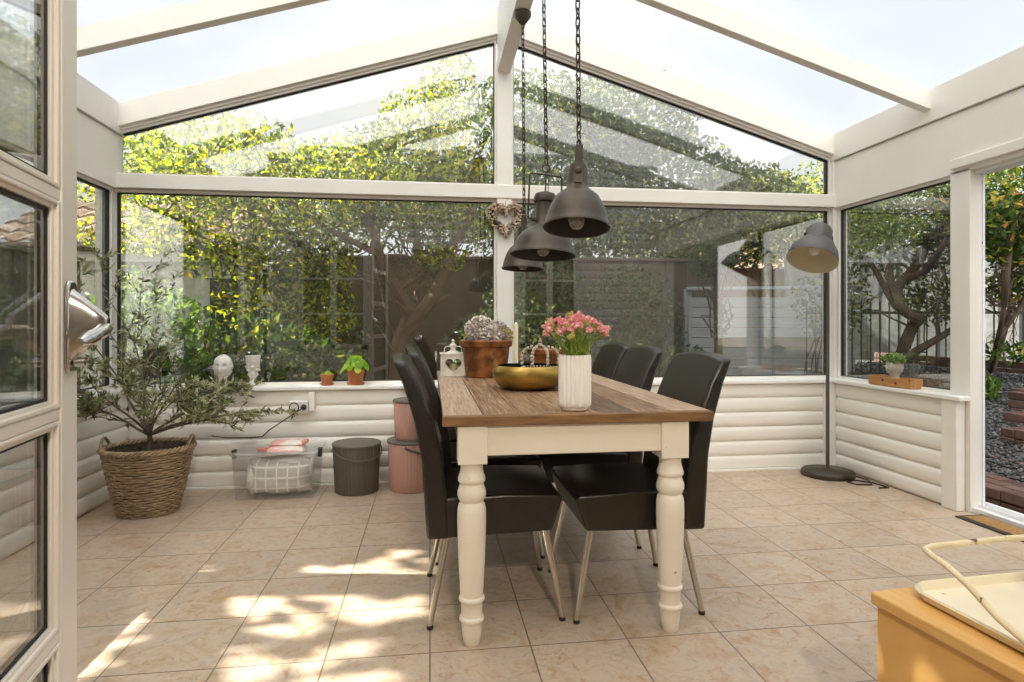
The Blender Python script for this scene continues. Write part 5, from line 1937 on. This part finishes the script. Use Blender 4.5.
# gnarled tree in the middle of the back window
tree('gnarled_tree', 'gnarled forked tree with warm bark behind the left back window', 'tree', (-0.34, 6.3, -.06),
     [([(-.42, 6.35, -.06), (-.34, 6.3, .36), (-.31, 6.3, .88), (-.25, 6.29, 1.05), (-.23, 6.29, 1.24), (-.33, 6.2, 1.45), (-.43, 6.11, 1.6), (-.48, 6.02, 1.76), (-.62, 5.95, 2.2)], .095, .035),
      ([(-.28, 6.3, 1.0), (-.02, 6.16, 1.29), (.09, 6.14, 1.5), (.18, 6.03, 1.68), (.19, 6.03, 1.83), (.26, 5.92, 1.92), (.39, 5.9, 2.15), (.5, 5.9, 2.7)], .075, .03),
      ([(-.23, 6.29, 1.21), (-.1, 6.37, 1.24), (.03, 6.45, 1.28), (.2, 6.5, 1.4)], .035, .012),
      ([(-.30, 6.2, 1.43), (-.13, 6.27, 1.56), (.08, 6.35, 1.64), (.3, 6.4, 1.7)], .03, .010),
      ([(-.48, 6.02, 1.76), (-.95, 6.1, 2.0), (-1.4, 6.2, 2.3)], .035, .015)],
     [(-.3, 6.1, 2.55, .9, .55, .55), (.35, 6.0, 2.35, .55, .5, .45), (-.9, 6.2, 2.45, .7, .5, .5), (.1, 6.1, 1.75, .30, .3, .16), (-1.1, 6.4, 1.7, .35, .3, .3)],
     7600, .066, M['leafA'], M['redbark'], 5, filt=outside)
# leafy tree at the left back window
tree('leafy_tree', 'bright yellow-green leafy tree behind the plaster head', 'tree', (-1.7, 6.5, -.06),
     [([(-1.95, 6.9, -.06), (-1.92, 6.85, .9), (-1.85, 6.8, 1.7), (-1.91, 6.82, 2.52), (-2.0, 6.9, 3.3)], .06, .03),
      ([(-1.91, 6.82, 2.52), (-1.67, 6.68, 2.21), (-1.27, 6.43, 1.83), (-1.0, 6.29, 1.58), (-.8, 6.2, 1.3)], .055, .018),
      ([(-1.85, 6.8, 1.7), (-2.2, 6.6, 1.9), (-2.6, 6.4, 2.2)], .03, .012)],
     [(-1.9, 6.4, 1.95, .75, .55, .50), (-1.3, 6.3, 1.75, .6, .45, .45), (-2.5, 6.4, 2.35, .6, .5, .35), (-1.6, 6.3, 1.25, .55, .4, .35), (-2.0, 6.5, 2.75, .9, .6, .5), (-1.1, 6.2, 1.2, .4, .35, .35), (-3.0, 6.6, 2.0, .5, .4, .22)],
     8500, .068, M['leafA'], M['bark'], 6, filt=outside)
# shrubs under the back window
for k, (lab, bl, nl, sz, mm) in enumerate((
        ('dark leafy shrub low behind the plaster goblet', [(-1.45, 5.6, .75, .5, .4, .45), (-1.0, 5.7, .55, .4, .35, .4)], 1500, .10, 'leafB'),
        ('broad-leaved green shrub behind the dark woven lantern', [(-2.25, 5.7, .85, .45, .4, .55), (-1.9, 5.6, .5, .4, .4, .4), (-2.85, 6.3, 1.15, .40, .4, .50)], 2600, .095, 'fern'),
        ('dark green shrub outside behind the candle and brass bowl', [(.95, 6.4, .85, .5, .4, .65), (1.5, 6.5, .6, .5, .4, .5)], 1700, .09, 'leafB'),
        ('climbing evergreen shrub on the fence left of the gnarled tree', [(-1.25, 7.4, 1.4, .35, .3, .55), (-1.1, 7.4, .8, .4, .3, .5)], 1300, .10, 'leafB'),
        ('bushy green shrub outside behind the row of chairs', [(2.3, 6.5, .6, .5, .4, .45), (2.9, 6.6, .5, .4, .4, .35)], 1500, .075, 'leafB'),
        ('tall dark evergreen bush against the brown fence, behind the vase', [(1.35, 7.45, 1.15, .75, .35, .85), (2.5, 7.4, 1.05, .75, .35, .80), (.75, 7.5, .7, .5, .3, .6)], 6500, .07, 'leafD'))):
    b0 = bl[0]
    tree('garden_shrub', lab, 'shrub', (b0[0], b0[1], -.06), [([(b0[0], b0[1], -.06), (b0[0] + .05, b0[1], .4), (b0[0] - .03, b0[1], b0[2])], .025, .01), ([(b0[0], b0[1], 0), (bl[1][0], bl[1][1], bl[1][2])], .02, .008)],
         bl, nl, sz, M[mm], M['bark'], 30 + k, 'shrubs under the back windows', twigs=14)

# tall background trees for the gable
BT = [('tall pale-leaved tree seen through the top of the left gable pane', [(-.1, 11.0, 4.2, 1.0, .8, 1.3), (.35, 11.2, 5.4, .55, .5, .9)], 4500, .09, 'leafA', (.1, 11.0)),
      ('tall leafy tree filling the left end of the gable', [(-3.9, 11.6, 3.8, 1.9, 1.0, 1.1), (-5.6, 11.6, 3.7, 1.4, 1.0, 1.2), (-2.5, 11.4, 3.3, 1.2, .8, .8)], 8500, .095, 'leafA', (-4.0, 11.7)),
      ('dense green tree behind the brown fence in the left gable', [(-1.0, 9.6, 2.9, 1.2, .8, .75), (.3, 9.6, 3.0, 1.0, .8, .8), (1.2, 9.7, 2.8, .9, .8, .8)], 7500, .09, 'leafB', (-.2, 9.7)),
      ('large dense tree filling the right gable pane', [(2.2, 9.5, 3.4, 1.4, 1.0, 1.2), (3.9, 9.6, 3.2, 1.4, 1.0, 1.1), (1.7, 9.4, 4.3, 1.2, .8, .75), (2.9, 9.3, 2.3, 1.4, .8, .8), (3.2, 9.5, 4.4, 1.2, .9, .8), (5.3, 9.6, 2.9, 1.1, .9, .9)], 26000, .11, 'leafB', (2.5, 9.7)),
      ('yellow-green tree rising behind the pale fence and tiled roof', [(6.2, 10.5, 3.0, 1.3, 1.0, .9), (7.6, 10.6, 3.2, 1.2, 1.0, 1.1), (5.0, 10.3, 2.9, 1.0, .9, .9)], 7500, .09, 'leafA', (6.3, 10.7)),
      ('green tree behind the railings seen in the right window', [(8.4, 9.6, 2.9, 1.4, .8, 1.2), (10.2, 8.9, 2.9, 1.3, .9, 1.3), (9.2, 9.2, 2.2, 1.2, .8, .9), (8.2, 9.2, 1.6, 1.0, .6, .7), (9.9, 8.7, 1.5, 1.0, .6, .7), (7.3, 9.9, 2.5, 1.0, .7, .9)], 17000, .085, 'leafB', (9.2, 9.4))]
for k, (lab, bl, nl, sz, mm, b) in enumerate(BT):
    tree('background_tree', lab, 'tree', (b[0], b[1], -.06), [([(b[0], b[1], -.06), (b[0] + .1, b[1], 1.2), (b[0] - .1, b[1], bl[0][2] + .3)], .13, .05)], bl, nl, sz, M[mm], M['bark'], 60 + k, 'trees beyond the fences', filt=outside, twigs=30)
# dark clipped conifer and the fern pot by the pale fence
tree('topiary_conifer', 'dark clipped conifer standing in front of the pale fence', 'tree', (3.35, 6.75, 0), [([(3.35, 6.75, -.06), (3.36, 6.75, .9), (3.34, 6.75, 1.7)], .06, .04)],
     [(3.30, 6.75, 1.88, .30, .28, .20), (3.42, 6.75, 2.02, .24, .22, .18), (3.2, 6.7, 1.75, .22, .2, .14)], 2600, .05, M['leafD'], M['bark'], 77, aspect=.3, shell=.7)
t = flowerpot('terracotta pot outside by the pale fence holding a fern', (3.55, 6.1, .05), .13, .10, .20, False)
t = thing('potted_fern', 'arching green fern in the terracotta pot outside', 'plant', (3.55, 6.1, .22))
rg = np.random.default_rng(15)
cen = []
mb = MB()
for k in range(26):
    a = k * 2.4
    Lf = rg.uniform(.25, .42)
    pts = []
    for i in range(7):
        u = i / 6
        pts.append(Vector((Lf * u * .8 * math.cos(a), Lf * u * .8 * math.sin(a), Lf * (1.3 * u - 1.0 * u * u))))
        for _ in range(3):
            cen.append(tuple(pts[-1] + Vector(rg.normal(0, .012, 3))))
    mb.tube(pts, .0025, 5)
mb.build('stems', M['stem'], t)
v, tr = leaf_arrays(rg, np.array(cen), .055, .3, .3)
np_mesh('leaves', v, tr, M['fern'], t)
t = thing('garden_obelisk', 'tall wire plant frame leaning beside the pale fence', 'plant support', (4.35, 6.3, .2))
mb = MB()
for k in range(7):
    u = k / 6
    mb.tube([(-.25 + .5 * u, 0, 0), (-.20 + .42 * u + .05, .02, .5), (.12 + .05 * u, .05, 1.05)], .008, 6)
for z in (.25, .5, .75):
    w_ = .25 * (1 - z / 1.5)
    mb.tube([(-w_ + .08 * z, .01, z), (w_ + .12 * z, .01, z)], .006, 6)
mb.build('wire_frame', M['darkiron'], t, smooth=True)

# twisted tree in the right window
tree('twisted_tree', 'twisted bare-trunked tree behind the right window', 'tree', (4.96, 5.99, .25),
     [([(4.93, 6.1, .20), (4.96, 5.99, .42), (5.02, 5.88, .81), (5.04, 5.78, 1.05), (5.03, 5.68, 1.14), (4.9, 5.7, 1.21), (4.84, 5.75, 1.37), (4.91, 5.79, 1.52), (5.09, 5.77, 1.71), (5.13, 5.66, 1.94), (5.17, 5.56, 2.08), (5.26, 5.44, 2.28), (5.4, 5.4, 2.7)], .066, .03),
      ([(4.84, 5.75, 1.37), (4.89, 5.9, 1.53), (4.95, 5.99, 1.69), (4.98, 5.99, 1.86), (4.95, 5.99, 2.02), (4.95, 5.89, 2.18)], .05, .018),
      ([(4.88, 5.78, 1.48), (4.97, 5.79, 1.55), (5.0, 5.58, 1.62), (4.96, 5.38, 1.76), (5.01, 5.28, 1.98), (5.1, 5.2, 2.3)], .045, .018),
      ([(4.9, 5.7, 1.21), (4.85, 5.8, 1.29), (4.74, 6.02, 1.76), (4.75, 6.32, 1.87), (4.7, 6.6, 2.0)], .04, .016),
      ([(5.0, 5.9, .7), (5.3, 5.7, .95), (5.7, 5.6, 1.25)], .05, .02)],
     [(5.0, 5.8, 2.30, .75, .7, .45), (4.6, 6.1, 2.0, .6, .55, .45), (5.4, 5.4, 2.05, .5, .45, .45), (5.7, 6.1, 1.6, .6, .5, .5), (4.5, 6.3, 1.35, .45, .4, .5), (5.35, 5.8, 1.30, .40, .3, .25)],
     7500, .055, M['leafB'], M['bark'], 8, twigs=36, filt=outside)
# rhododendron just outside the garden door
tree('rhododendron', 'large-leaved rhododendron outside the open garden door', 'shrub', (5.6, 5.2, .4),
     [([(5.75, 5.6, .45), (5.3, 5.05, .95), (5.15, 4.85, 1.25), (5.25, 4.95, 1.6), (5.5, 5.1, 2.2)], .026, .012),
      ([(5.3, 5.05, .95), (5.45, 5.0, 1.2), (5.6, 5.0, 1.5), (5.9, 5.1, 2.0)], .020, .009),
      ([(5.15, 4.85, 1.25), (5.05, 4.72, 1.55), (5.2, 4.8, 2.0)], .03, .012),
      ([(5.75, 5.6, .45), (5.9, 5.5, 1.2), (5.8, 5.4, 2.0)], .028, .014)],
     [(5.5, 5.1, 2.25, .65, .6, .55), (5.15, 4.85, 1.95, .4, .4, .35), (5.9, 5.2, 1.95, .5, .45, .4), (5.6, 5.1, 1.45, .35, .3, .15), (5.45, 5.1, .82, .25, .25, .12)],
     4200, .085, M['leafR'], M['bark'], 9, aspect=.42, twigs=24, droop=.5, filt=outside)
for k, (lab, c_, mm) in enumerate((('small dark purple-leaved shrub outside the right window', (4.62, 5.2, .40), 'purple'), ('low fern at the foot of the twisted tree', (4.45, 5.5, .38), 'fern'), ('low green groundcover plant beside the gravel', (5.0, 4.95, .42), 'fern'))):
    h_ = ground_h(c_[0], c_[1])
    tree('low_plant', lab, 'plant', (c_[0], c_[1], h_), [([(c_[0], c_[1], h_), (c_[0], c_[1], h_ + .12)], .012, .006)], [(c_[0], c_[1], h_ + .14, .17, .17, .13)], 420, .06, M[mm], M['bark'], 90 + k, twigs=5)

# unseen tree at the left, crown and gaps shaped to place the sun patches
PATCH = [[(-1.447, 2.716), (-1.33, 2.78), (-1.14, 2.60), (-1.03, 2.265), (-1.164, 2.10), (-1.3, 2.2)],
         [(-1.142, 2.675), (-1.044, 2.888), (-.95, 2.85), (-1.04, 2.62)],
         [(-.707, 2.525), (-.614, 2.702), (-.408, 2.60), (-.44, 2.184), (-.47, 1.90), (-.6, 1.90)],
         [(-.367, 2.72), (-.231, 2.895), (-.023, 2.86), (-.04, 2.438), (-.265, 2.36)],
         [(-.34, 2.08), (-.1, 2.08), (-.15, 1.75), (-.34, 1.80)]]


def grown(poly, k=1.62):
    mx_, my_ = sum(p[0] for p in poly) / len(poly), sum(p[1] for p in poly) / len(poly)
    return [(mx_ + (p[0] - mx_) * k, my_ + (p[1] - my_) * k) for p in poly]


PATCH = [grown(p) for p in PATCH]


def inpoly(x, y, poly):
    ins = np.zeros(len(x), bool)
    n = len(poly)
    for i in range(n):
        x0, y0 = poly[i]
        x1, y1 = poly[(i + 1) % n]
        c_ = ((y0 > y) != (y1 > y)) & (x < (x1 - x0) * (y - y0) / (y1 - y0 + 1e-12) + x0)
        ins ^= c_
    return ins


def gaps(pts, rg):  # clears leaves whose sun ray lands on a chosen floor
    s = np.array(SUN_DIR)
    k = pts[:, 2] / s[2]
    fx, fy = pts[:, 0] - s[0] * k, pts[:, 1] - s[1] * k
    hole = np.zeros(len(pts), bool)
    for P in PATCH:
        hole |= inpoly(fx, fy, P)
    k2 = (pts[:, 2] - .67) / s[2]
    gx_, gy_ = pts[:, 0] - s[0] * k2, pts[:, 1] - s[1] * k2
    hole |= (gx_ > -1.15) & (gx_ < .1) & (gy_ > 4.18) & (gy_ < 4.4)
    k3 = (pts[:, 2] - .79) / s[2]
    hx_, hy_ = pts[:, 0] - s[0] * k3, pts[:, 1] - s[1] * k3
    hole |= (hx_ > .05) & (hx_ < .22) & (hy_ > 3.60) & (hy_ < 3.72)
    return ~(hole & (rg.uniform(0, 1, len(pts)) < .965))


bl = []
rd = random.Random(40)
for yy in np.arange(.6, 8.8, .62):
    for zz in np.arange(2.5, 10.8, .62):
        if yy > 6.1 and zz < 7.2:
            continue
        bl.append((-5.6 + rd.uniform(-.35, .35), yy + rd.uniform(-.15, .15), zz, .62, .55, .50))
tree('sun_shaping_tree', 'unseen broad tree outside the left windows, shaped to dapple the sun', 'tree', (-5.8, 3.4, -.06), [([(-5.8, 3.4, -.06), (-5.7, 3.5, 1.5), (-5.6, 3.4, 3.0), (-5.6, 3.5, 5.0)], .2, .08), ([(-5.6, 3.4, 2.6), (-5.6, 4.5, 3.6), (-5.6, 5.4, 4.4)], .1, .04), ([(-5.6, 3.4, 2.6), (-5.6, 2.5, 3.6), (-5.6, 1.4, 4.4)], .1, .04)],
     bl, 96000, .19, M['leafB'], M['bark'], 44, aspect=.6, twigs=0, filt=gaps)
